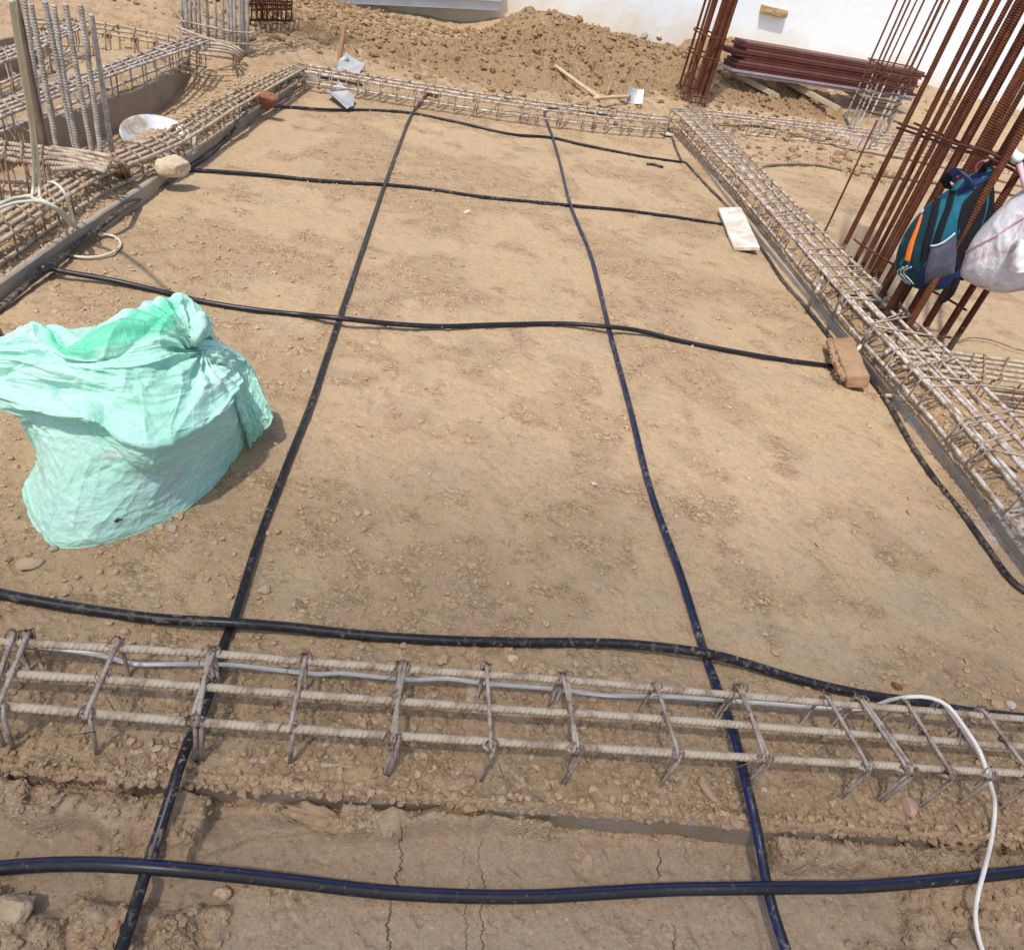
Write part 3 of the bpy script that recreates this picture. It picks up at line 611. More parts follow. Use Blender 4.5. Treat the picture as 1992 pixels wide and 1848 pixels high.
for pts in ([(22, 2, 1.05), (30, 60, .95), (45, 150, .75), (58, 230, .55), (63, 277, .45), (66, 331, .32), (64, 371, .235), (58, 386, .235), (27, 391, .235), (0, 402, .235), (-40, 425, .235)],
            [(26, 2, 1.05), (34, 60, .95), (50, 150, .75), (63, 230, .55), (69, 277, .45), (75, 331, .32), (77, 372, .235), (80, 388, .235), (108, 403, .22), (135, 424, .15), (144, 438, .10), (168, 449, .03), (195, 455, .02), (222, 460, .01), (235, 474, .008), (222, 490, .008), (190, 500, .008), (152, 500, .008), (127, 492, .008), (121, 474, .012), (132, 458, .04), (142, 444, .09), (142, 434, .10)],
            [(-40, 418, .245), (0, 397, .245), (30, 385, .245), (58, 381, .25), (64, 386, .245), (90, 396, .24), (118, 416, .18), (134, 436, .12), (143, 441, .1)],
            [(94, 355, .24), (104, 355, .25), (114, 361, .245), (125, 374, .235), (132, 391, .2), (136, 408, .16), (144, 428, .12), (147, 440, .09)],
            [(-40, 424, .235), (0, 405, .24), (34, 394, .24), (62, 391, .25), (86, 394, .24), (112, 410, .2), (130, 426, .15), (142, 437, .1)]):
    mtube("hose_strand", path(pts, 0.02, 0.025), 0.0058, M_HOSE, hose, k=8)

# ------------------------------------------------------------------ reinforcement cages
def stirrup_path(TL, TR, zb, rad=0.018, hook=0.04, splay=0.0):
    d = TR - TL; d /= np.linalg.norm(d); dn_ = np.array([0, 0, -1.0])
    BL, BR = TL.copy(), TR.copy(); BL[2] = zb; BR[2] = zb; BL[:2] -= d[:2] * splay; BR[:2] += d[:2] * splay
    t = np.cross(d, dn_) * 0.010
    pts = [TL + d * hook * .8 + dn_ * hook + t, TL + d * rad + dn_ * 0.004 + t * .6]
    def corner(P, a, b):
        for q in (0, .33, .66, 1):
            al = q * math.pi / 2
            pts.append(P + a * rad * (1 - math.sin(al)) + b * rad * (1 - math.cos(al)))
    pts = [TL - dn_ * 0 + d * hook * .7 + dn_ * hook + t, TL + d * 0.004 + dn_ * 0.006 + t]
    corner(TL, dn_ * 1, d); 
    corner(TR, -d, dn_)
    pts += [BR, BL, TL + dn_ * rad - t * 0.6, TL - dn_ * 0.002 + d * 0.006 - t * 0.8, TL + d * hook * .6 + dn_ * hook * .9 - t]
    return np.array(pts)
def cage(label, L, Rr, zt_, zb, ntop, nbot, ts, rb, rs, mbar, mst, group="reinforcement cages of the footing beams", fr=None, wob=0.004, ribs=False, kb=8, wires=False, skewj=0.02, double=(), overhang=0.0):
    """L and Rr: the two top edges as world polylines; ts: where along them the stirrups sit (0..1)"""
    L = np.asarray(L, float); Rr = np.asarray(Rr, float)
    root = empty("rebar_cage", (L[0] + Rr[0]) / 2 * np.array([1, 1, 0]) + np.array([0, 0, zb]), label, "rebar cage", group)
    def at(A, t):
        s = np.r_[0, np.cumsum(np.linalg.norm(np.diff(A, axis=0), axis=1))]; s /= s[-1]
        return np.array([np.interp(t, s, A[:, 0]), np.interp(t, s, A[:, 1]), np.interp(t, s, A[:, 2])]) if np.isscalar(t) else np.stack([np.interp(t, s, A[:, k]) for k in range(3)], 1)
    n = 40; tt = np.linspace(0 - overhang, 1 + overhang, n)
    def lin(A):
        q = at(A, np.clip(tt, 0, 1)); return q
    for lev, cnt in ((zt_, ntop), (zb, nbot)):
        for b in range(cnt):
            f = (fr[b] if fr is not None and lev == zt_ else (b + 0.0) / max(1, cnt - 1))
            f = 0.04 + f * 0.92
            P = lin(L) * (1 - f) + lin(Rr) * f
            P[:, 2] = lev - rb - rs * 0 + wob * 0.6 * (fbm(np.arange(n) * .35, np.zeros(n) + b * 3.1, 2, 5) - .5) * 2
            P[:, 0] += wob * (fbm(np.arange(n) * .3, np.zeros(n) + b * 7.7, 2, 8) - .5) * 2; P[:, 1] += wob * (fbm(np.arange(n) * .3, np.zeros(n) + b * 5.7, 2, 9) - .5) * 2
            mtube("bar", P, rb, mbar, root, k=kb, ribs=((0.009, 0.00060) if ribs else None))
    for q, t in enumerate(ts):
        j = skewj * rng.uniform(-1, 1, 2) / max(1e-6, np.linalg.norm(L[-1] - L[0]))
        if isinstance(t, tuple): TL, TR = t[0].copy(), t[1].copy()
        else: TL, TR = at(L, min(1, max(0, t + j[0]))), at(Rr, min(1, max(0, t + j[1])))
        TL[2] = TR[2] = zt_ + rs
        o = mtube("stirrup", stirrup_path(TL, TR, min(zb - 0.01, 0.03 if zt_ == ZF_ else 9)), rs, mst, root, k=6)
        if wires and q % 1 == 0:
            ps = []
            for e, s_ in ((TL, 1), (TR, -1), ((TL + TR) / 2, 1)):
                c = e + (TR - TL) * 0.04 * s_ - np.array([0, 0, rb * 0.6])
                m = 26; a = np.arange(m) * 1.35; rr = rb * 1.25 + 0.001 * rng.random(m)
                kn = np.stack([rr * np.cos(a), 0.012 * np.sin(np.arange(m) * .7), rr * np.sin(a)], 1) @ rotm(0, 0, rng.uniform(-.9, .9)).T
                kn = kn[:, [1, 0, 2]] + c
                kn = np.vstack([kn, kn[-1] + rng.normal(0, .012, 3) + [0, -.012, -.012], kn[-1] + rng.normal(0, .02, 3) + [0, -.02, -.025]])
                mtube("tie_wire", kn, 0.0011, M_WIRE, root, k=5)
    return root
def even(n, a=0.01, b=0.99, jit=0.25, seed=0):
    r = np.random.default_rng(seed); t = np.linspace(a, b, n); return list(t + r.uniform(-jit, jit, n) * (t[1] - t[0]))
# nearest cage, across the bottom of the photo
ZN = 0.130
SB = [(58, 1227), (30, 1230), (234, 1243), (418, 1260), (409, 1262), (596, 1273), (779, 1288), (789, 1288), (946, 1291), (1093, 1310), (1103, 1311), (1274, 1329), (1432, 1332), (1440, 1334), (1603, 1349), (1665, 1353), (1673, 1356), (1756, 1358), (1826, 1361), (1905, 1375)]
SF = [(-5, 1385), (-25, 1382), (167, 1394), (372, 1406), (384, 1407), (564, 1417), (768, 1442), (760, 1441), (955, 1456), (1126, 1463), (1118, 1462), (1320, 1471), (1496, 1479), (1487, 1478), (1690, 1496), (1766, 1500), (1777, 1502), (1853, 1512), (1930, 1510), (2012, 1520)]
ts = [(G(*f, ZN), G(*b, ZN)) for f, b in zip(SF, SB)]
Lf = [np.array([-1.6, .775, ZN]), G(-60, 1371, ZN), G(372, 1404, ZN), G(1000, 1447, ZN), G(1496, 1478, ZN), G(1992, 1506, ZN), np.array([2.2, .80, ZN])]
Lb = [np.array([-1.6, .925, ZN]), G(-60, 1232, ZN), G(418, 1262, ZN), G(783, 1292, ZN), G(1200, 1322, ZN), G(1600, 1357, ZN), G(1992, 1391, ZN), np.array([2.2, .985, ZN])]
cage("dust coated reinforcement cage nearest the camera, spanning the bottom of the photo", Lf, Lb, ZN, 0.0, 3, 2, ts, 0.0082, 0.0046, M_DUSTBAR, M_DUSTTIE, ribs=True, kb=12, wires=True, fr=[0, .49, 1], wob=0.003)
# left cage beside the room
Z1 = 0.165
L1 = [G(-110, 470, Z1), G(0, 411, Z1), G(139, 329, Z1), G(304, 264, Z1), G(408, 199, Z1), G(520, 145, Z1), G(583, 122, Z1)]
R1 = [G(-60, 505, Z1), G(24, 452, Z1), G(61, 424, Z1), G(197, 339, Z1), G(355, 276, Z1), G(455, 211, Z1), G(560, 150, Z1), G(598, 128, Z1)]
cage("long brown reinforcement cage along the left side of the room, under the hose", L1, R1, Z1, 0.095, 4, 2, even(36, seed=3), 0.0085, 0.0042, M_DUSTBAR, M_BROWNTIE, skewj=0.03)
Z2 = 0.235
L2 = [G(-90, 232, Z2), G(0, 196, Z2), G(210, 124, Z2), G(330, 82, Z2), G(368, 68, Z2)]
R2 = [G(-70, 262, Z2), G(0, 226, Z2), G(248, 133, Z2), G(380, 88, Z2), G(408, 78, Z2)]
cage("whitewashed reinforcement cage on the second strip, behind the grey column bars", L2, R2, Z2, S2_TOP + 0.045, 4, 1, even(24, seed=4), 0.009, 0.0045, M_PALEBAR, M_DUSTTIE, skewj=0.05)
Z3 = 0.27
cage("pale reinforcement cage at the far left edge, on the short concrete strip", [G(-60, 118, Z3), G(60, 74, Z3), G(135, 42, Z3)], [G(-50, 140, Z3), G(85, 88, Z3), G(160, 52, Z3)], Z3, 0.12, 4, 2, even(12, seed=5), 0.008, 0.0042, M_PALEBAR, M_DUSTTIE, skewj=0.08)
cage("brown reinforcement cage running from the far left cage to the back left column", [G(40, 52, .2), G(150, 56, .2), G(250, 72, .2), G(395, 98, .2)], [G(60, 34, .2), G(165, 38, .2), G(262, 54, .2), G(400, 82, .2)], .2, 0.04, 3, 2, even(20, seed=6), 0.008, 0.0042, M_DUSTBAR, M_BROWNTIE, skewj=0.05)
# bundle of bars going left from the grey column
cage("bundle of thick brown bars at the left edge, passing the foot of the grey bars", [G(-70, 300, .22), G(60, 312, .22), G(150, 318, .22), G(205, 330, .22)], [G(-70, 268, .22), G(40, 276, .22), G(130, 290, .22), G(215, 312, .22)], .22, 0.06, 4, 3, even(5, .05, .5, seed=7), 0.0105, 0.0045, M_BROWNBAR, M_BROWNTIE, wob=.007, skewj=0.02)
# far cage
ZF = 0.145
FL = [G(585, 137, ZF), G(700, 156, ZF), G(830, 178, ZF), G(950, 197, ZF), G(1060, 213, ZF), G(1190, 229, ZF), G(1300, 240, ZF)]
FR = [G(596, 125, ZF), G(700, 142, ZF), G(830, 163, ZF), G(950, 182, ZF), G(1060, 197, ZF), G(1190, 213, ZF), G(1305, 226, ZF)]
cage("pale reinforcement cage across the far end of the room, in front of the soil heap", FL, FR, ZF, 0.075, 3, 1, even(28, seed=8), 0.0085, 0.0042, M_PALEBAR, M_DUSTTIE, skewj=0.07)
# right cage
ZR = 0.20
RL = [G(1305, 212, ZR), G(1327, 228, ZR), G(1377, 280, ZR), G(1450, 357, ZR), G(1526, 441, ZR), G(1600, 527, ZR), G(1675, 610, ZR), G(1765, 707, ZR), G(1840, 787, ZR), G(1908, 864, ZR), G(1965, 931, ZR), G(2080, 1065, ZR), G(2250, 1290, ZR), np.array([2.09, -.9, ZR])]
RRt = [G(1368, 214, ZR), G(1385, 230, ZR), G(1460, 303, ZR), G(1515, 360, ZR), G(1580, 424, ZR), G(1665, 507, ZR), G(1780, 615, ZR), G(1881, 712, ZR), G(1975, 800, ZR), G(2065, 890, ZR), G(2130, 955, ZR), G(2260, 1095, ZR), G(2420, 1300, ZR), np.array([2.41, -.9, ZR])]
cage("wide whitewashed reinforcement cage along the right side of the room", RL, RRt, ZR, 0.112, 6, 2, even(72, 0.0, 1, jit=.42, seed=9), 0.0088, 0.0042, M_PALEBAR, M_DUSTTIE, fr=[0, .07, .33, .40, .68, 1], skewj=0.08, wob=.009)
ZB = 0.15
cage("whitewashed reinforcement cage across the far end of the right hand room", [G(1372, 226, ZB), G(1500, 240, ZB), G(1640, 258, ZB), G(1760, 274, ZB), G(1880, 296, ZB), G(2060, 335, ZB)], [G(1378, 214, ZB), G(1500, 228, ZB), G(1640, 244, ZB), G(1765, 260, ZB), G(1880, 280, ZB), G(2070, 318, ZB)], ZB, 0.02, 3, 2, even(34, seed=10), 0.009, 0.0042, M_PALEBAR, M_DUSTTIE, skewj=0.07)
cage("brown reinforcement cage leaving the backpack column towards the right photo edge", [G(1758, 712, .19), G(1850, 722, .19), G(1992, 742, .19), G(2180, 775, .19), G(2180, 775, .19) + [1.4, .25, 0]], [G(1775, 672, .19), G(1860, 682, .19), G(1992, 700, .19), G(2190, 730, .19), G(2190, 730, .19) + [1.4, .25, 0]], .19, 0.04, 5, 4, even(20, .07, 1, seed=12), 0.0095, 0.0045, M_DUSTBAR, M_BROWNTIE, skewj=0.03)
cage("dark rusty reinforcement mat half hidden by soil at the top left of the heap", [G(486, 12, .32), G(530, 13, .32), G(566, 15, .32)], [G(488, -8, .32), G(530, -8, .32), G(568, -7, .32)], .34, 0.22, 4, 2, even(10, seed=13), 0.010, 0.006, M_RUSTD, M_RUSTD)

# ------------------------------------------------------------------ columns of upright bars
def column(label, bars, zbase, top, rads, mat, ties=(), ribs=None, tmat=None, lean=(0, 0), k=8, cat="rebar column"):
    pts = [G(b[0], b[1], zbase) for b in bars]
    c = np.mean(pts, 0); root = empty("rebar_column", (c[0], c[1], zbase), label, cat, "bundles of upright column bars")
    for i_, p in enumerate(pts):
        r = rads[i_ % len(rads)]; tz = top[i_ % len(top)]
        m = 10; z = np.linspace(zbase - 0.12, tz, m)
        l = lean[i_ % len(lean)] if isinstance(lean[0], tuple) else lean
        P = np.stack([p[0] + l[0] * (z - zbase) + .004 * np.sin(z * 2 + i_), p[1] + l[1] * (z - zbase) + .004 * np.cos(z * 1.7 + i_ * 2), z], 1)
        mtube("bar", P, r, mat, root, k=k, ribs=ribs)
    for zt2, ex, r in ties:
        hull = []
        A = np.array(pts)[:, :2] + np.array([l[0], l[1]])[None] * (zt2 - zbase)
        # convex hull as the tie's outline
        P2 = sorted(map(tuple, A)); lo, up = [], []
        for q in P2:
            while len(lo) > 1 and (lo[-1][0] - lo[-2][0]) * (q[1] - lo[-2][1]) - (lo[-1][1] - lo[-2][1]) * (q[0] - lo[-2][0]) <= 0: lo.pop()
            lo.append(q)
        for q in P2[::-1]:
            while len(up) > 1 and (up[-1][0] - up[-2][0]) * (q[1] - up[-2][1]) - (up[-1][1] - up[-2][1]) * (q[0] - up[-2][0]) <= 0: up.pop()
            up.append(q)
        hl = np.array(lo[:-1] + up[:-1]); cc = hl.mean(0); dd = hl - cc
        hl = hl + dd / np.linalg.norm(dd, axis=1)[:, None] * (max(rads) + r + ex)
        P = np.c_[hl, np.full(len(hl), zt2)]
        dense = []
        for a_ in range(len(P)):
            b_ = P[(a_ + 1) % len(P)]
            for t in (0.02, .06, .5, .94, .98): dense.append(P[a_] * (1 - t) + b_ * t)
        dense = np.array(dense); dense[:, 2] += np.linspace(0, 2 * r + .002, len(dense))
        mtube("tie", dense, r, tmat or mat, root, k=6)
    return root
# near right column: bars measured at their feet
CB = [(1628, 508), (1640, 551), (1656, 557), (1671, 561), (1681, 565), (1690, 571), (1692, 618), (1711, 640), (1738, 680), (1776, 676), (1817, 680), (1846, 680), (1727, 635), (1700, 588), (1699, 650), (1742, 655)]
CR = [.0155, .0145, .015, .0125, .0155, .0165, .0160, .0160, .0175, .0175, .0170, .0155, .0125, .0115, .0165, .0165]
colC = column("big column of thick rusty ribbed bars at right, where the backpack hangs", CB, 0.05, [3.6], CR, M_RUST, ribs=(0.0115, 0.0011), ties=(), k=10, lean=(0.0, 0.0))
def w3(xy, z): return np.array([xy[0], xy[1], z])
P_ = [G(b[0], b[1], .05)[:2] for b in CB]
def loop(name, pts, r, mat, parent): return mtube(name, cr(pts, 0.02), r, mat, parent, k=6)
def seg(name, a, b, r, mat, parent): return mtube(name, np.linspace(a, b, 12) + 0.0, r, mat, parent, k=8)
tieP = [np.array([P_[0][0] - .03, P_[0][1] + .02, .86]), w3(P_[1], .86) + [-.02, -.02, 0], w3(P_[6], .87) + [-.03, -.02, 0], w3(P_[9], .90) + [-.05, -.03, 0], w3(P_[10], .915) + [0, -.035, 0], w3(P_[11], .93) + [.05, -.02, 0], np.array([3.05, 3.32, .95]), np.array([3.3, 3.35, .97])]
za = [VZ(1747, 250, P_[0]), VZ(1932, 309, P_[10])]
vis = [(1745, 249, 2.50, 4.42), (1800, 268, 2.50, 3.98), (1860, 290, 2.42, 3.40), (1912, 303, 2.45, 3.20), (1945, 318, 2.62, 3.24), (1992, 342, 2.76, 3.28), (2060, 372, 2.95, 3.32)]
def near(px, py, y): return AY(px, py, y)
TY = [4.42, 4.02, 3.52, 3.24, 3.22, 3.25, 3.3]
for dz, dpx in ((0, 0), (0.0, 9)):
    loop("tie", [AY(p[0] + dpx * .3, p[1] - dpx, TY[q]) for q, p in enumerate(vis)], 0.0065, M_RUSTD, colC)
loop("tie", [AY(1778, 240, 4.3), AY(1830, 262, 4.1), AY(1880, 282, 3.9), AY(1940, 300, 3.7), AY(1990, 322, 3.6)], 0.006, M_RUSTD, colC)
loop("tie", [AY(1662, 466, 4.15), AY(1676, 477, 4.02), AY(1710, 498, 3.95), AY(1745, 520, 3.85), AY(1780, 545, 3.75)], 0.006, M_RUSTD, colC)
loop("tie", [AY(1812, 566, 3.55), AY(1840, 580, 3.45), AY(1880, 604, 3.40)], 0.006, M_RUSTD, colC)
loop("tie", [G(1603, 538, .16), G(1640, 577, .15), G(1700, 642, .14), G(1718, 648, .14), G(1750, 650, .15), G(1850, 657, .16)], 0.006, M_RUSTD, colC)
for a_, b_, z_ in (((1647, 575), (1730, 576), .16), ((1655, 600), (1740, 604), .15), ((1690, 618), (1770, 625), .15), ((1745, 660), (1745, 700), .12)):
    seg("tie", G(*a_, z_), G(*b_, z_), 0.0055, M_RUSTD, colC)
# bent feet of the column bars
for (a_, b_, c_) in (((1700, 700), (1718, 690), (1745, 668)), ((1724, 722), (1740, 702), (1762, 672)), ((1640, 560), (1636, 585), (1630, 610)), ((1612, 520), (1598, 545), (1588, 570)), ((1660, 690), (1688, 655), (1705, 625))):
    mtube("bar", cr([G(*a_, .06), G(*b_, .11), G(*c_, .15)], .01), .010, M_PALEBAR, colC, k=10, ribs=(.012, .0012))
thin = G(1612, 435, .12); tz = VZ(1697, 232, thin)
o = mtube("rebar", [thin - [0, 0, .1], thin + [0, 0, (tz - .12) / 2], np.array([thin[0], thin[1], tz])], .007, M_RUST, k=8); tag(o, "single thin rusty bar standing upright in the right cage", "rebar")
# far right column A
CA = [(1313, 194), (1320, 200), (1327, 207), (1333, 199), (1340, 213), (1346, 204), (1352, 214), (1358, 209), (1362, 216)]
column("tight cluster of brown rusty bars at the far right corner of the room", CA, 0.02, [3.4], [.014, .014, .03, .017, .017, .032, .026, .016, .024], M_RUST, ties=((.75, .005, .008), (.55, .005, .008), (.16, .01, .007), (.10, .015, .007)), tmat=M_RUSTD, lean=(0.0, 0.0), ribs=(.02, .0015))
column("column of thin bars with lime washed feet in front of the red panels", [(1640, 238), (1651, 247), (1657, 254), (1664, 262), (1684, 246), (1697, 268), (1706, 271), (1716, 246), (1725, 256)], 0.05, [3.6], [.0125, .0125, .0125, .010, .0125, .013, .0125, .0125, .013], M_RUSTW,
       ties=tuple((z_, .02, .008) for z_ in (.32, .40, .48, .56, .64, .72, .80)), tmat=M_RUSTD)
# left grey column: each bar has its own height, so its own tops
CD = [((111, 291), (60, 9)), ((146, 290), (87, 3)), ((153, 297), (104, 10)), ((180, 299), (127, 8)), ((198, 311), (156, 10)), ((219, 306), (177, 28)), ((90, 303), (45, -10))]
colD = empty("rebar_column", G(160, 300, .1), "row of grey cement coated upright bars at left with free tops", "rebar column", "bundles of upright column bars")
for a_, b_ in CD:
    g = G(*a_, .10); tz = VZ(b_[0], b_[1], g)
    # lean so that the top meets the sight line
    v = ray(*b_); t = (tz - H) / v[2]; tp = np.array([v[0] * t, v[1] * t, tz])
    mtube("bar", [g - (tp - g) * .2, g, (g + tp) / 2 + rng.normal(0, .003, 3), tp], .0112, M_GREYBAR, colD, k=10, ribs=(.0125, .0014))
for a_, b_, c_ in (((96, 300), (170, 308), (210, 345)), ((100, 288), (190, 300), (222, 335)), ((100, 330), (175, 325), (245, 330))):
    mtube("bar", cr([G(*a_, .2), G(*b_, .2), G((b_[0] + c_[0]) / 2 + 10, (b_[1] + c_[1]) / 2 - 6, .19), G(*c_, .10)], .02), .010, M_DUSTBAR, colD, k=10, ribs=(.012, .0012))
for q in range(3):
    mtube("bar", cr([G(205 + q * 9, 308 + q * 1, .2), G(222 + q * 9, 318, .19), G(231 + q * 9, 335, .13), G(233 + q * 9, 352 - q * 4, .06)], .01), .0105, M_BROWNTIE, colD, k=10, ribs=(.012, .0014))
g = G(90, 306, .10); g2 = AY(29, -6, g[1] + .02)
o = mtube("wooden_pole", cr([g, (g + g2) / 2, g2], .1), np.linspace(.017, .014, len(cr([g, (g + g2) / 2, g2], .1))), plain("weathered dark pole", (0.12, 0.085, 0.06), .85, nsc=12, var=.6), k=10)
tag(o, "weathered dark wooden pole standing among the grey bars at the left", "pole")
# back left column
CE = [(357, 68), (363, 74), (373, 62), (383, 78), (392, 76), (407, 80), (421, 84), (435, 86), (446, 90), (459, 94), (470, 97), (476, 99), (483, 103), (366, 82), (452, 101)]
column("dense column of grey brown bars at the back left, behind the cages", CE, 0.08, [3.2], [.0125, .013, .0125, .012, .011, .013, .013, .012, .012, .013, .014, .015, .014], M_GREYBAR, ties=((.22, .01, .007), (.14, .012, .007)), tmat=M_DUSTTIE)
bent = empty("rebar_bundle", G(440, 110, .05), "bundle of brown bars bent down at the foot of the back left column", "rebar bundle")
for q, (a_, b_, c_, d_) in enumerate((((380, 84), (440, 90), (466, 105), (465, 122)), ((382, 90), (440, 96), (460, 108), (459, 122)), ((384, 95), (436, 101), (455, 110), (452, 137)), ((386, 86), (442, 86), (471, 101), (470, 116)), ((374, 102), (420, 109), (448, 114), (452, 116)), ((345, 53), (380, 67), (440, 88), (480, 105)))):
    mtube("bar", cr([G(*a_, .18), G(*b_, .18), G(*c_, .14), G(*d_, .06)], .02), .0105, M_DUSTBAR, bent, k=8)
# ------------------------------------------------------------------ bricks, blocks, stones
M_BRICK = concrete_mat("mud brown brick", (0.33, 0.20, 0.115), (0.39, 0.25, 0.15), (0.26, 0.145, 0.08))
M_RED = plain("red brick", (0.19, 0.08, 0.045), .9, nsc=25, var=.5, bump=.4)
M_TILE = concrete_mat("white marble offcut", (0.60, 0.57, 0.51), (0.70, 0.67, 0.61), (0.47, 0.36, 0.24))
def quadbox(name, top, z, h, mat, label, cat, rough=0.003, bev=0.004, cuts=5, tilt=None):
    """slab from the four corners of its top face (pixels at height z, or world points), thickness h"""
    A = [G(p[0], p[1], z if tilt is None else tilt[q]) for q, p in enumerate(top)]
    c = np.mean(A, 0); ux = (A[1] - A[0] + A[2] - A[3]) / 2; uy = (A[3] - A[0] + A[2] - A[1]) / 2
    sx, sy = np.linalg.norm(ux), np.linalg.norm(uy); ux /= sx; uy = uy - ux * (uy @ ux); uy /= np.linalg.norm(uy); uz = np.cross(ux, uy)
    if uz[2] < 0: uz = -uz; uy = -uy
    o = box(name, c - uz * h / 2, (sx, sy, h), mat, ax=[ux, uy, uz], bev=bev, rough=rough, cuts=cuts, seed=int(z * 999))
    return tag(o, label, cat)
br = quadbox("brick", [(1618, 658), (1660, 655), (1691, 732), (1646, 735)], .085, .062, M_BRICK, "muddy brown brick resting on pipes at the right edge of the floor", "brick", rough=.006, tilt=(.070, .105, .090, .055))
mp = cr([G(1613, 664, .05), G(1618, 680, .055), G(1624, 700, .05), G(1634, 722, .05), G(1644, 742, .03)], .003)
v, f, u = tube(mp, .013 + .005 * rng.normal(size=len(mp)) * 0 + .005 * np.sin(np.arange(len(mp)) * .9) * np.sin(np.arange(len(mp)) * .37), 14)
v = v + .012 * np.array([mnoise.noise_vector(Vector(q * 55)) for q in v]); mk("mortar", v, f, M_BRICK, br, u)
quadbox("tile_offcut", [(1385, 404), (1429, 404), (1493, 480), (1441, 482)], .07, .022, M_TILE, "long white stone tile offcut leaning on the right concrete edge", "tile", rough=.0015, bev=.002, tilt=(.032, .072, .072, .034))
quadbox("tile_chip", [(1288, 255), (1304, 257), (1304, 262), (1290, 261)], .03, .012, M_TILE, "small white tile chip at the far right corner of the room", "tile", rough=.001, bev=.001, cuts=2)
quadbox("concrete_block", [(575, 134), (617, 139), (619, 146), (573, 142)], .085, .085, M_BLOCK, "pale concrete block under the far left corner of the cages", "block", rough=.004)
quadbox("concrete_block", [(1264, 224), (1298, 230), (1294, 238), (1262, 232)], .07, .06, concrete_mat("buff concrete", (.42, .33, .22), (.47, .37, .26), (.38, .28, .17)), "buff concrete block below the far right column of rusty bars", "block", rough=.005)
def rk(px, py, s, mat, seed, label, cat="stone", up=0.45, group=None, **k):
    g = G(px, py, 0); g = G(px, py, zt(g[0], g[1]) + s[2] * up)
    return rock(cat.replace(" ", "_"), g, s, mat, seed, label, cat, group, **k)
M_PALEROCK = concrete_mat("pale sandstone", (0.53, 0.42, 0.29), (0.60, 0.49, 0.36), (0.45, 0.32, 0.19))
rk(336, 324, (.088, .062, .058), M_PALEROCK, 3, "large pale angular rock holding the left pipe against the footing", facets=14, lump=.05, rot=(.2, -.2, 0.6))
rk(513, 195, (.105, .065, .055), M_RED, 5, "red brown broken brick lying at the far left corner of the room", "brick", lump=.12, rot=(0, 0, .1))
rk(838, 172, (.085, .06, .07), M_CLOD, 6, "round brown clod against the far cage at the end of the left pipe", "clod", lump=.25)
rk(57, 1096, (.030, .021, .012), M_STONE, 8, "flat tan stone lying below the green sack, left photo edge", facets=10, lump=.04, rot=(.1, 0, 0.6))
rk(336, 1028, (.013, .019, .009), M_STONEG, 9, "small flat grey stone right of the sack's lower edge", facets=10, lump=.04)
rk(104, 1068, (.012, .009, .008), M_STONEG, 10, "small grey stone touching the bottom corner of the green sack", facets=8, lump=.05)
rk(514, 1146, (.017, .015, .012), M_STONE, 11, "pale pinkish stone just right of the left long pipe", facets=8, lump=.06)
rk(917, 1346, (.024, .017, .016), M_STONE, 12, "wedge shaped stone leaning between the bars of the nearest cage", facets=9, lump=.04, rot=(.3, .3, 2.3))
rk(1375, 1532, (.013, .033, .013), M_STONE, 14, "long pale stone on the front edge soil, left of the striped pipe", facets=8, lump=.08, rot=(0, .15, .45))
rk(1770, 1568, (.020, .026, .013), plain("pinkish stone", (.40, .26, .19), .9), 15, "pinkish stone on the front edge soil at bottom right", facets=7, lump=.06, rot=(0, 0, -.5))
rk(1745, 1334, (.020, .012, .011), M_RED, 16, "red brick chip behind the nearest cage at right", "brick chip", facets=9, lump=.04, rot=(.1, .2, -.4))
rk(1967, 1372, (.015, .013, .010), M_BLOCK, 17, "whitish stone behind the nearest cage at the right photo edge", facets=8, lump=.04)
rk(488, 1550, (.026, .024, .024), M_CLOD, 18, "round lump of clay against the front footing edge", "clay clod", facets=3, lump=.3, up=.6)
rk(26, 1768, (.030, .033, .024), M_STONE, 19, "ochre stone at the bottom left corner of the photo", facets=6, lump=.12, up=.3)
rk(432, 1738, (.011, .016, .012), M_STONE, 20, "small yellowish stone just below the thick pipe, left of centre", facets=6, lump=.1)
rk(478, 1722, (.034, .014, .012), M_CLOD, 21, "crumbling lump of clay below the thick pipe, left of centre", "clay clod", facets=5, lump=.3)
rk(1142, 1678, (.018, .013, .006), M_STONE, 22, "flat broken chip lying on the cracked mud in front", facets=8, lump=.15)
rk(1190, 1555, (.010, .009, .009), M_STONE, 23, "tiny pale stone on the front footing edge near the middle", facets=6, lump=.1)
rk(1155, 941, (.013, .010, .008), M_BLOCK, 24, "small whitish stone in the shade near the middle of the room", facets=7, lump=.08)
rk(1125, 948, (.010, .009, .006), M_STONE, 25, "small tan stone beside a whitish one near the room's middle", facets=7, lump=.08)
rk(1148, 1310, (.0, .0, .0) if False else (.012, .010, .008), M_STONE, 26, "small rounded tan stone just behind the nearest cage", facets=5, lump=.08)
rk(785, 1256, (.011, .010, .009), M_STONE, 27, "small pale stone between the near pipe and the nearest cage", facets=6, lump=.08)
rk(996, 1281, (.016, .012, .009), M_PALEROCK, 28, "smooth pale stone behind the middle of the nearest cage", facets=4, lump=.08)
rk(908, 413, (.026, .018, .014), M_PALEROCK, 29, "pale stone in the open middle of the far floor", facets=6, lump=.1)
rk(1420, 1125, (.0135, .012, .009), M_STONEG, 30, "grey clod in the shaded floor right of the striped pipe", facets=6, lump=.12)
for q, (a_, b_, s_) in enumerate(((1212, 319, .05), (1238, 314, .04), (1249, 309, .05), (1272, 312, .045))):
    px, py = a_, b_ - 5
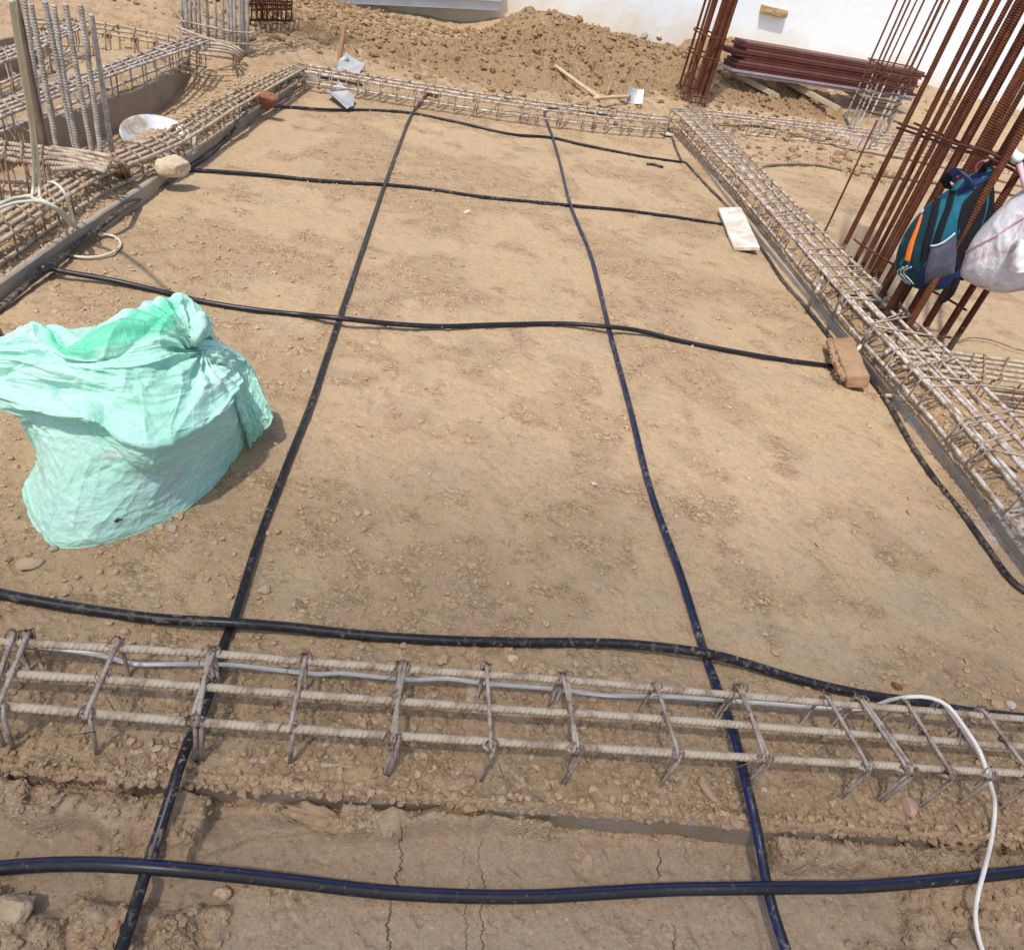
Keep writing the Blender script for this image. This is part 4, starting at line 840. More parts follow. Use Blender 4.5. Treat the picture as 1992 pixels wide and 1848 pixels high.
# a slab of squeezed mud along the front footing edge
o = rock("mud_lump", G(628, 1592, -.035), (.075, .021, .020), M_CLOD, 95, "long squeezed lump of mud along the front footing edge", "mud lump", rot=(.1, .05, -.16), facets=1, lump=.45)
o = rock("mud_lump", G(722, 1592, -.035), (.026, .018, .018), M_CLOD, 96, "short knobbly lump of mud at the right end of the long squeezed one", "mud lump", rot=(.1, .0, .3), facets=2, lump=.4)
# ------------------------------------------------------------------ shallow metal pan
M_PAN = NT("scuffed tin pan"); _p = M_PAN.pos()
_c = M_PAN.mix(M_PAN.ramp(M_PAN.noise(_p, 12, 6, .7, .6), [(.45, 0), (.6, 1)]), (.62, .62, .62), (.42, .32, .20))
M_PAN = M_PAN.done(_c, .42, M_PAN.bump(M_PAN.noise(_p, 40, 4), .2, .004), .5, .35)
pc = G(312, 286, .045); axp = np.array([.16, -.25, .955]); axp /= np.linalg.norm(axp)
e1 = np.cross([0, 1, 0], axp); e1 /= np.linalg.norm(e1); e2_ = np.cross(axp, e1)
prof = [(0, -.055), (.07, -.056), (.12, -.046), (.165, -.022), (.195, .0), (.207, .003), (.208, -.002), (.196, -.005), (.167, -.027), (.12, -.052), (.07, -.062), (0, -.061)]
kk_ = 48; vv = []; ff = []
for r_, h_ in prof:
    for q in range(kk_):
        a = q / kk_ * 2 * math.pi; vv.append(pc + e1 * r_ * math.cos(a) * .93 + e2_ * r_ * math.sin(a) * .93 + axp * (h_ + .06))
for a in range(len(prof) - 1):
    for q in range(kk_): ff.append([a * kk_ + q, a * kk_ + (q + 1) % kk_, (a + 1) * kk_ + (q + 1) % kk_, (a + 1) * kk_ + q])
pan = mk("metal_pan", vv, ff, M_PAN); tag(pan, "shallow round tin pan, scuffed silver, leaning behind the left cage", "pan")

# ------------------------------------------------------------------ tools at the back
M_STEEL = plain("weathered steel sheet", (.34, .34, .34), .55, .5, .3, nsc=14, var=.35)
M_WOOD = plain("pale worn wood", (.46, .33, .20), .8, nsc=18, var=.3)
M_WOODD = plain("brown wood handle", (.27, .16, .085), .8, nsc=18, var=.4)
def plate(name, P, t, mat, parent=None, nx=8, ny=8, bend=0.0):
    """curved sheet of thickness t between four corners"""
    P = [np.array(p, float) for p in P]; n0 = np.cross(P[1] - P[0], P[3] - P[0]); n0 /= np.linalg.norm(n0)
    vv = []
    for s_ in (0, 1):
        for a in range(ny + 1):
            for b in range(nx + 1):
                u_, v_ = b / nx, a / ny
                q = P[0] * (1 - u_) * (1 - v_) + P[1] * u_ * (1 - v_) + P[2] * u_ * v_ + P[3] * (1 - u_) * v_
                vv.append(q + n0 * (bend * math.sin(u_ * math.pi) + s_ * t))
    n = (nx + 1) * (ny + 1); ff = []
    for a in range(ny):
        for b in range(nx):
            i0 = a * (nx + 1) + b; ff.append([i0, i0 + 1, i0 + nx + 2, i0 + nx + 1]); ff.append([n + i0 + nx + 1, n + i0 + nx + 2, n + i0 + 1, n + i0])
    rim = [b for b in range(nx + 1)] + [a * (nx + 1) + nx for a in range(1, ny + 1)] + [ny * (nx + 1) + b for b in range(nx - 1, -1, -1)] + [a * (nx + 1) for a in range(ny - 1, 0, -1)]
    for q in range(len(rim)):
        a, b = rim[q], rim[(q + 1) % len(rim)]; ff.append([b, a, n + a, n + b])
    return mk(name, vv, ff, mat, parent, smooth=False)
g = G(662, 124, .08); yy = g[1]
hoe = empty("hoe", g, "hoe standing on the heap's foot with upright handle and pale broad blade", "hoe")
mtube("handle", cr([AY(658, 128, yy), AY(664, 90, yy + .03), AY(672, 44, yy + .08)], .05), .020, M_WOODD, hoe, k=10)
plate("blade", [AY(673, 101, yy + .05), AY(711, 123, yy + .02), AY(697, 146, yy - .16), AY(655, 133, yy - .12)], .006, M_STEEL, hoe, bend=.02)
mtube("socket", [AY(654, 133, yy - .02), AY(664, 121, yy - .01), AY(676, 112, yy)], .026, M_STEEL, hoe, k=10)
ang = empty("steel_blade", G(665, 195, 0), "loose folded grey steel blade lying on the far floor", "steel blade")
z0 = .012
a0, a1, a2, a3 = G(634, 173, z0 + .06), G(646, 184, z0), G(688, 208, z0), G(664, 186, .02)
tp0 = AY(658, 156, G(655, 182, 0)[1] + .02); tp1 = AY(690, 187, G(688, 207, 0)[1] + .06)
plate("blade", [a1, a2, tp1, tp0], .005, M_STEEL, ang, bend=-.03)
plate("flange", [a0, a1 + [0, 0, .002], a2 + [0, 0, .002], G(676, 212, .03)], .005, M_STEEL, ang, bend=-.01)
zz_ = zt(*G(1168, 193, .1)[:2]) + .04; g = G(1168, 193, zz_)
o = mtube("wooden_stick", cr([AY(1080, 129, g[1] + .55), AY(1125, 162, g[1] + .28), g], .1), .020, M_WOOD, k=10); tag(o, "long pale wooden stick slanting down the heap's right slope", "stick")
g2 = G(1179, 188, .08); o = mtube("wooden_stick", [AY(1193, 152, g2[1] + .25), AY(1186, 170, g2[1] + .12), g2], .018, M_WOODD, k=8); tag(o, "short brown stick poking up in the hollow below the heap", "stick")
g3 = G(1219, 190, .12); hoe2 = empty("hoe", g3, "hoe lying flat beyond the far cage with an upturned grey plate", "hoe")
mtube("handle", cr([G(1156, 192, .13), G(1190, 190, .13), G(1225, 188, .13)], .1), .019, M_WOOD, hoe2, k=10)
yb = g3[1] + .02
plate("blade", [AY(1224, 168, yb + .06), AY(1253, 175, yb + .10), AY(1250, 202, yb + .0), AY(1219, 201, yb - .02)], .006, M_STEEL, hoe2, bend=.025)

# ------------------------------------------------------------------ stacked red panels on timbers
M_PANEL = [plain("maroon painted panel edge", (.105, .030, .027), .6, .3, nsc=6, var=.5), plain("brown panel edge", (.15, .075, .055), .7, .3, nsc=6, var=.4), plain("dusty mauve panel", (.34, .28, .28), .6, .3, nsc=6, var=.3), plain("dark maroon panel", (.07, .018, .022), .6, nsc=6, var=.5)]
A0 = G(1432, 147, .34); B0 = G(1775, 198, .40)
dv = B0 - A0; ln = np.linalg.norm(dv[:2]); du = np.array([dv[0], dv[1], 0]) / ln; dn2 = np.array([-du[1], du[0], 0])
slope = dv[2] / ln
for q in range(11):
    z = .012 + q * .034; off = rng.uniform(-.12, .12) - (.10 if q in (3, 4) else 0); back = q * .012 + rng.uniform(0, .05)
    sx = ln * 1.0 + .04 + rng.uniform(-.1, .1); c = (A0 + B0) / 2 + du * off * .6 + dn2 * (.16 + back * .4) + np.array([0, 0, z + .0])
    ux = du + np.array([0, 0, slope]); ux /= np.linalg.norm(ux); uz = np.cross(ux, dn2)
    m = [2, 2, 3, 0, 1, 0, 0, 0, 1, 0, 1][q]
    o = box("panel", c, (sx, .30, .030 if q else .026), M_PANEL[m], ax=[ux, dn2, uz], bev=.003)
    tag(o, {0: "lowest panel of the red stack, dusty mauve, on the timbers", 10: "topmost panel of the red stack by the white wall"}.get(q, "dusty maroon panel, %s from the bottom of the red stack" % ("", "second", "third", "fourth", "fifth", "sixth", "seventh", "eighth", "ninth", "tenth", "")[q]), "panel", "stacked shuttering panels")
def log(label, a, b, za, zb_):
    A = G(*a, za); B = G(*b, zb_); d = B - A; L_ = np.linalg.norm(d); ux = d / L_; uy = np.cross([0, 0, 1], ux); uy /= np.linalg.norm(uy)
    A2 = A - ux * .30; c = (A2 + B) / 2
    o = box("timber_bearer", c, (L_ + .30, .070, .065), plain("pale timber", (.38, .31, .21), .85, nsc=9, var=.25), ax=[ux, uy, np.cross(ux, uy)], bev=.006, rough=.004, cuts=3)
    tag(o, label, "timber", "timbers under the red panels")
log("grey timber under the left end of the red panels", (1460, 160), (1514, 189), .27, .18)
log("longest pale timber sticking out from under the red panels", (1560, 175), (1634, 214), .29, .20)
log("short timber under the red panels beside the thin bar column", (1668, 188), (1700, 206), .30, .24)
log("timber under the right end of the red panels", (1735, 203), (1768, 218), .34, .30)

# ------------------------------------------------------------------ boundary wall and metal sheet
W = NT("whitewashed wall"); _p = W.pos()
_c = W.mix(W.ramp(W.noise(_p, .5, 5, .6), [(.35, 0), (.65, 1)]), (.82, .885, .94), (.86, .905, .93))
_c = W.mix(W.ramp(W.noise(W.map(_p, (5, 5, 1.2)), 1.2, 5, .65), [(.55, 0), (.8, .35)]), _c, (.72, .64, .48))
_c = W.mix(W.ramp(W.noise(_p, 3.8, 4, .8, .3), [(.70, 0), (.735, .8)]), _c, (.22, .22, .22))
sx_ = W.n("SeparateXYZ"); W.l(_p, sx_.inputs[0]); mr_ = W.n("MapRange"); W.l(sx_.outputs[2], mr_.inputs[0]); mr_.inputs[1].default_value = .3; mr_.inputs[2].default_value = 1.15; mr_.inputs[3].default_value = .85; mr_.inputs[4].default_value = 0
_c = W.mix(W.ramp(W.math('ADD', mr_.outputs[0], W.math('SUBTRACT', W.noise(_p, 1.3, 5, .6), .5)), [(.35, 0), (.9, .75)]), _c, (.66, .55, .37))
M_WALL = W.done(_c, .8, W.bump(W.noise(_p, 9, 6, .6), .3, .02), .3)
def wy(x): return 12.25 + .235 * x
def wallbox(name, x0, x1, z0, z1, t, mat, dy=0.0, nx=2):
    a = np.array([x0, wy(x0) + dy, 0]); b = np.array([x1, wy(x1) + dy, 0]); d = b - a; L_ = np.linalg.norm(d); ux = d / L_; uy = np.array([-ux[1], ux[0], 0])
    c = (a + b) / 2 + uy * t / 2 + np.array([0, 0, (z0 + z1) / 2])
    return box(name, c, (L_, t, z1 - z0), mat, ax=[ux, uy, [0, 0, 1]], bev=.01)
wall = wallbox("boundary_wall", -9, 20, -.5, 3.2, .23, M_WALL); tag(wall, "bright whitewashed boundary wall behind the soil heap and panels", "wall")
yb = lambda px, py: None
def onwall(px, py, off=-.03):
    v = ray(px, py); t = (12.25 + off) / (v[1] - .235 * v[0]); return np.array([0, 0, H]) + v * t
cA = onwall(1505, 23); ux = np.array([1, .235, 0]); ux /= np.linalg.norm(ux)
o = box("brick", cA, (.47, .12, .10), concrete_mat("ochre brick", (.45, .31, .15), (.52, .38, .2), (.3, .2, .1)), ax=[ux, [-ux[1], ux[0], 0], [0, 0, 1]], bev=.008, rough=.01, cuts=3)
tag(o, "ochre brick jutting out of the white wall above the red panels", "brick")
# corrugated sheet fence
M_SHEET = plain("blue grey zinc sheet", (.50, .56, .60), .45, .5, .2, nsc=3, var=.2, bump=.05)
SA = AY(560, 2, 11.05); SB_ = AY(970, 21, 12.15); d = SB_ - SA; ux = d / np.linalg.norm(d); Lx = np.linalg.norm(d)
vv = []; ff = []; prof = []
z = 0
while z < 1.9:
    for a_, b_ in ((0, 0), (.10, 0), (.115, -.035), (.155, -.035), (.17, 0)): prof.append((z + a_, b_))
    z += .20
nn = np.array([ux[1], -ux[0], 0]); nn /= np.linalg.norm(nn)
for e in (-2.2, Lx * .5, Lx):
    for z_, o_ in prof: vv.append(SA + ux * e + nn * (-o_) + np.array([0, 0, z_]))
    for z_, o_ in prof[::-1]: vv.append(SA + ux * e + nn * (-o_) + np.array([0, 0, z_]) - nn * .004)
k = len(prof) * 2
for e in range(2):
    for q in range(k): ff.append([e * k + q, e * k + (q + 1) % k, (e + 1) * k + (q + 1) % k, (e + 1) * k + q])
ff.append(list(range(k))[::-1]); ff.append([2 * k + q for q in range(k)])
o = mk("metal_sheet", vv, ff, M_SHEET, smooth=False); tag(o, "ribbed blue grey metal sheet fence above the heap at top centre", "metal sheet")
for q, (px, py, s_) in enumerate(((1252, 71, .07), (1283, 73, .06))):
    g = AY(px, py, 11.4); rock("stone", g, (s_, s_ * .8, s_ * .7), M_STONEG if q == 0 else M_PALEROCK, 60 + q, ("dark grey stone on the heap crest against the white wall", "pale stone on the heap crest against the white wall")[q], "stone")

# ------------------------------------------------------------------ green woven sack
def grid_surface(rows, n=170, m=150):
    """smooth surface through a net of control points rows[i][j]"""
    A = np.array(rows, float)
    def up(Q, cnt):                         # Catmull-Rom along axis 0
        k = len(Q); t = np.linspace(0, k - 1, cnt); i_ = np.clip(t.astype(int), 0, k - 2); f_ = (t - i_)[:, None, None]
        a, b, c, d = Q[np.clip(i_ - 1, 0, k - 1)], Q[i_], Q[i_ + 1], Q[np.clip(i_ + 2, 0, k - 1)]
        return .5 * (2 * b + (c - a) * f_ + (2 * a - 5 * b + 4 * c - d) * f_ ** 2 + (3 * b - a - 3 * c + d) * f_ ** 3)
    A = up(A, m); A = up(A.transpose(1, 0, 2), n).transpose(1, 0, 2)
    return A
def ridged(x, y, s, o=3):
    t = 0; a = 1
    for k_ in range(o): t = t + a * (1 - np.abs(2 * fbm(x, y, 2, s + k_ * 9) - 1) * 2.2).clip(0, 1) ** 2; x = x * 2.1; y = y * 2.1; a *= .5
    return t / 1.75
NS = NT("mint woven plastic"); _p = NS.pos()
uvn = NS.n("TexCoord").outputs["UV"]
_c = NS.mix(NS.ramp(NS.noise(_p, 3.2, 4, .6), [(.35, 0), (.68, 1)]), (.38, .77, .58), (.50, .82, .69))
_c = NS.mix(NS.ramp(NS.noise(_p, 7, 5, .65, .4), [(.45, 0), (.7, .6)]), _c, (.60, .83, .73))
at_ = NS.n("Attribute"); at_.attribute_name = "greyish"
_c = NS.mix(NS.math('MULTIPLY', at_.outputs["Fac"], .55), _c, (.44, .61, .54))  # greyer tone over the lower body
pk_ = NS.n("Attribute"); pk_.attribute_name = "pink"
_c = NS.mix(NS.math('MULTIPLY', pk_.outputs["Fac"], .55), _c, (.56, .47, .60))
hl_ = NS.n("Attribute"); hl_.attribute_name = "hole"
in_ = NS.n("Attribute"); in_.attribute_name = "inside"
_c = NS.mix(NS.math('MULTIPLY', in_.outputs["Fac"], .9), _c, (.13, .62, .38))  # inner fold of the mouth; green of light shining through is painted in
_c = NS.mix(hl_.outputs["Fac"], _c, (.03, .035, .03))
_nr = NS.math('ABSOLUTE', NS.math('SUBTRACT', NS.noise(_p, 17, 5, .6, .6), .5), 0)
M_SACK = NS.done(_c, .42, NS.bump(_nr, .42, .02), .28)
# a little light comes through thin woven plastic
tr_ = NS.n("BsdfTranslucent"); NS.set(tr_, "Color", (.20, .62, .42)); ms_ = NS.n("MixShader"); ms_.inputs[0].default_value = .10
NS.l(NS.b.outputs[0], ms_.inputs[1]); NS.l(tr_.outputs[0], ms_.inputs[2]); NS.l(ms_.outputs[0], NS.out.inputs[0])
def g3(lst): return [G(*p) for p in lst]
rows = [g3([(44, 972, 0), (66, 1025, 0), (114, 1068, 0), (215, 1057, 0), (330, 1013, 0), (405, 960, 0), (452, 905, 0), (474, 868, 0)]),
        g3([(58, 925, .06), (78, 990, .06), (120, 1015, .06), (215, 1005, .07), (325, 965, .07), (402, 915, .07), (450, 868, .07), (474, 832, .07)]),
        g3([(70, 885, .13), (90, 930, .13), (128, 950, .13), (212, 945, .14), (320, 915, .15), (402, 870, .15), (452, 825, .15), (474, 790, .15)]),
        g3([(44, 832, .22), (84, 850, .22), (150, 868, .22), (212, 880, .22), (290, 895, .22), (385, 840, .22), (445, 788, .22), (468, 752, .21)]),
        g3([(34, 812, .265), (84, 818, .265), (150, 824, .27), (208, 838, .265), (284, 868, .26), (380, 826, .255), (440, 785, .25), (465, 746, .245)]),
        g3([(-45, 768, .30), (30, 800, .31), (150, 814, .32), (203, 828, .30), (278, 858, .28), (352, 836, .27), (415, 800, .265), (463, 741, .26)]),
        g3([(-75, 735, .33), (5, 745, .35), (110, 762, .34), (200, 775, .33), (280, 790, .32), (350, 768, .31), (405, 738, .31), (446, 700, .30)]),
        g3([(-75, 700, .36), (15, 700, .39), (100, 712, .39), (190, 728, .38), (260, 722, .38), (325, 706, .38), (366, 684, .37), (392, 672, .37)]),
        g3([(-45, 678, .385), (30, 670, .42), (90, 672, .42), (140, 700, .41), (210, 694, .42), (280, 672, .43), (345, 654, .43), (374, 662, .40)]),
        g3([(-30, 668, .39), (36, 648, .43), (90, 643, .43), (129, 671, .42), (192, 649, .44), (290, 608, .47), (356, 590, .48), (380, 638, .43)])]
r6 = rows[-1]
rows.append([p + np.array([.01, .05, -.035]) for p in r6]); rows.append([p * [.98, 1, 1] + np.array([-.01, .13, -.12]) for p in r6])
bk = [np.array([-1.12 + .075 * q, 2.0 + .09 * math.sin(q / 7 * math.pi), 0]) for q in range(8)]
rows.append([b + np.array([0, -.01, .16]) for b in bk]); rows.append([b for b in bk])
S = grid_surface(rows, 430, 400)
mm, nn_ = S.shape[:2]
U_, V_ = np.meshgrid(np.linspace(0, 7, nn_), np.linspace(0, len(rows) - 1, mm))
du_ = np.gradient(S, axis=1); dv_ = np.gradient(S, axis=0); N_ = np.cross(du_, dv_); N_ /= np.linalg.norm(N_, axis=2)[..., None] + 1e-9
if (N_ * (np.array([0, 0, H]) - S)).sum() < 0: N_ = -N_
gp = G(376, 668, .40); D_ = S - gp; rr_ = np.linalg.norm(D_, axis=2); an = np.arctan2(D_[..., 0], D_[..., 1] + D_[..., 2] * .6)
fold = np.sin(an * 17 + 3 * fbm(U_, V_, 2, 3)) * np.exp(-rr_ / .13) * .013
top_ = sst(4.5, 5.2, V_) * sst(9.8, 9.2, V_)
wr = .016 * (ridged(U_ * .8 + V_ * .5, V_ * 1.6, 201) - .4) + .009 * (ridged(U_ * 2.2 + .7 * V_, V_ * 2.6 - U_ * .6, 230) - .4) + .004 * (ridged(U_ * 5, V_ * 4, 260) - .4)
long_ = .012 * (ridged(U_ * .35 + 2, V_ * 2.3 + .35 * U_, 280, 2) - .4) * top_
low_ = sst(-.3, .2, V_) * sst(4.2, 3.2, V_)
face_cr = .008 * (ridged(U_ * 1.7 - V_ * .9, V_ * 1.2 + U_ * .8, 301, 3) - .4) * low_ + .006 * (ridged(U_ * 1.3 + V_ * 1.1, V_ * 1.0 - U_ * .9, 331, 2) - .4) * low_
def creases(x, y, n_, seed, lmin, lmax, wmin, wmax, amp, th0=0, ths=3.2, box_=(0, .56, 0, .75)):
    r_ = np.random.default_rng(seed); out = np.zeros(x.shape)
    for _ in range(n_):
        cx, cy = r_.uniform(box_[0], box_[1]), r_.uniform(box_[2], box_[3]); a = th0 + r_.normal() * ths; L_ = r_.uniform(lmin, lmax) / 2; w_ = r_.uniform(wmin, wmax)
        dx, dy = x - cx, y - cy; t = dx * math.cos(a) + dy * math.sin(a); d = -dx * math.sin(a) + dy * math.cos(a) + r_.normal() * .8 * t * t
        out += r_.choice([-1, 1, 1]) * amp * r_.uniform(.4, 1) * np.exp(-np.abs(d) / w_) * np.exp(-(t / L_) ** 4)
    return out
ux_, vy_ = U_ * .08, V_ * .062
cr_ = creases(ux_, vy_, 130, 5, .06, .24, .005, .016, .0062) + creases(ux_, vy_, 110, 6, .03, .10, .002, .006, .0020) + creases(ux_, vy_, 60, 7, .18, .5, .008, .024, .013, th0=.15, ths=.45, box_=(0, .56, .30, .62))
wr = wr * .22; face_cr = face_cr * .35; long_ = long_ * .7
wr = wr + cr_
S2_ = S + N_ * ((wr * sst(0, .5, V_) + long_ + face_cr + fold) * sst(-.2, .4, U_ + .3))[..., None]
S2_[..., 2] = np.maximum(S2_[..., 2], .004)
i = np.arange(mm - 1)[:, None]; j = np.arange(nn_ - 1)[None]
Fs = np.stack([i * nn_ + j, i * nn_ + j + 1, (i + 1) * nn_ + j + 1, (i + 1) * nn_ + j], -1).reshape(-1, 4)
sack = empty("green_sack", (-.75, 1.65, 0), "crumpled mint green woven sack with open mouth, standing on the floor", "sack")
body = mk("sack_body", S2_.reshape(-1, 3), Fs, M_SACK, sack)
vattr(body, "greyish", low_ * (.5 + .5 * fbm(U_ * 1.1, V_ * 1.3, 3, 5)) * sst(1.0, 2.2, U_ + .7 * V_))
pb = lambda cu, cv, ru, rv: np.clip(1.4 - np.hypot((U_ - cu) / ru, (V_ - cv) / rv), 0, 1) * sst(.4, .6, fbm(U_ * 4, V_ * 5, 3, 15))
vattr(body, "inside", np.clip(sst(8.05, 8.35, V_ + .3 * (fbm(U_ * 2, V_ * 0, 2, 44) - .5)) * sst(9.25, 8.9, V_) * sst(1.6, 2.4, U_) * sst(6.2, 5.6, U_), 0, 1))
vattr(body, "pink", np.clip(pb(3.9, 1.5, .45, .6) + pb(3.1, 2.9, .3, .25) + pb(4.2, 1.0, .3, .3), 0, 1))
vattr(body, "hole", (np.hypot((U_ - 3.12) / .09, (V_ - .83) / .07) + .5 * (fbm(U_ * 22, V_ * 22, 2, 77) - .5) < .85).astype(float))
# closed left side so the sack is a shell all round
side = [[r_[0] for r_ in rows[:10]], [r_[0] + np.array([.05, .10, -.02]) * [1, 1, 1 if r_[2][2] > .05 else 0] for r_ in rows[:10]], [np.array([-1.0, 1.72, r_[0][2] * .6]) for r_ in rows[:10]]]
side = [q[:7] for q in side]
Ss = grid_surface(side, 60, 50); a_, b_ = Ss.shape[:2]
i = np.arange(a_ - 1)[:, None]; j = np.arange(b_ - 1)[None]
mk("sack_side", Ss.reshape(-1, 3), np.stack([i * b_ + j, i * b_ + j + 1, (i + 1) * b_ + j + 1, (i + 1) * b_ + j], -1).reshape(-1, 4), M_SACK, sack)
# loose corner flap at the right
wrow = [g3([(380, 672, .385), (430, 676, .36), (458, 690, .31), (486, 712, .26), (510, 760, .19), (531, 812, .11)]),
        g3([(392, 690, .36), (430, 700, .34), (455, 716, .28), (480, 745, .22), (502, 790, .15), (524, 828, .09)]),
        g3([(420, 720, .30), (448, 728, .28), (463, 745, .24), (478, 790, .16), (495, 822, .10), (508, 842, .05)]),
        g3([(440, 745, .26), (458, 760, .24), (470, 790, .19), (481, 825, .11), (489, 848, .05), (492, 858, .02)]),
        g3([(455, 770, .22), (463, 800, .17), (472, 825, .12), (478, 845, .07), (482, 862, .02), (484, 868, .004)])]
Wf = grid_surface(wrow, 110, 90); a_, b_ = Wf.shape[:2]
uu, vv_ = np.meshgrid(np.linspace(0, 5, b_), np.linspace(0, 4, a_))
Nw = np.cross(np.gradient(Wf, axis=1), np.gradient(Wf, axis=0)); Nw /= np.linalg.norm(Nw, axis=2)[..., None] + 1e-9
if (Nw * (np.array([0, 0, H]) - Wf)).sum() < 0: Nw = -Nw
Wf2 = Wf + Nw * (.016 * (ridged(uu * .9, vv_ * 1.6, 401) - .4) + .008 * (ridged(uu * 2.6, vv_ * 3, 411) - .4) + .004)[..., None]
Wb = Wf - Nw * .03 - np.array([0, -.0, .0])
i = np.arange(a_ - 1)[:, None]; j = np.arange(b_ - 1)[None]; Fw = np.stack([i * b_ + j, i * b_ + j + 1, (i + 1) * b_ + j + 1, (i + 1) * b_ + j], -1).reshape(-1, 4)
mk("sack_corner", Wf2.reshape(-1, 3), Fw, M_SACK, sack)
# back skin behind the flap down to the floor
brow = [wrow[0], [p + np.array([-.03, .06, -.03 - .03 * q / 5]) for q, p in enumerate(wrow[0])], [np.array([-.70 + .022 * q, 1.97 - .045 * q, .0]) for q in range(6)]]
Bf = grid_surface(brow, 60, 40); a_, b_ = Bf.shape[:2]; i = np.arange(a_ - 1)[:, None]; j = np.arange(b_ - 1)[None]
mk("sack_back", Bf.reshape(-1, 3), np.stack([i * b_ + j, i * b_ + j + 1, (i + 1) * b_ + j + 1, (i + 1) * b_ + j], -1).reshape(-1, 4), M_SACK, sack)
# gathered ear by the tied neck
er = cr([G(374, 668, .40), G(380, 652, .42), G(386, 632, .44), G(393, 616, .45), G(401, 612, .45)], .004)
v, f, u = tube(er, np.interp(np.linspace(0, 1, len(er)), [0, .2, .5, .8, 1], [.010, .016, .023, .020, .006]), 24)
v = v + .009 * np.array([mnoise.noise_vector(Vector(q * [60, 60, 25])) for q in v]); mk("sack_ear", v, f, M_SACK, sack, u)
lp = cr([G(396, 613, .45), G(403, 626, .43), G(400, 644, .41), G(388, 655, .40), G(378, 664, .40)], .004)
v, f, u = tube(lp, .011, 14); v = v + .007 * np.array([mnoise.noise_vector(Vector(q * 55)) for q in v]); mk("sack_ear", v, f, M_SACK, sack, u)

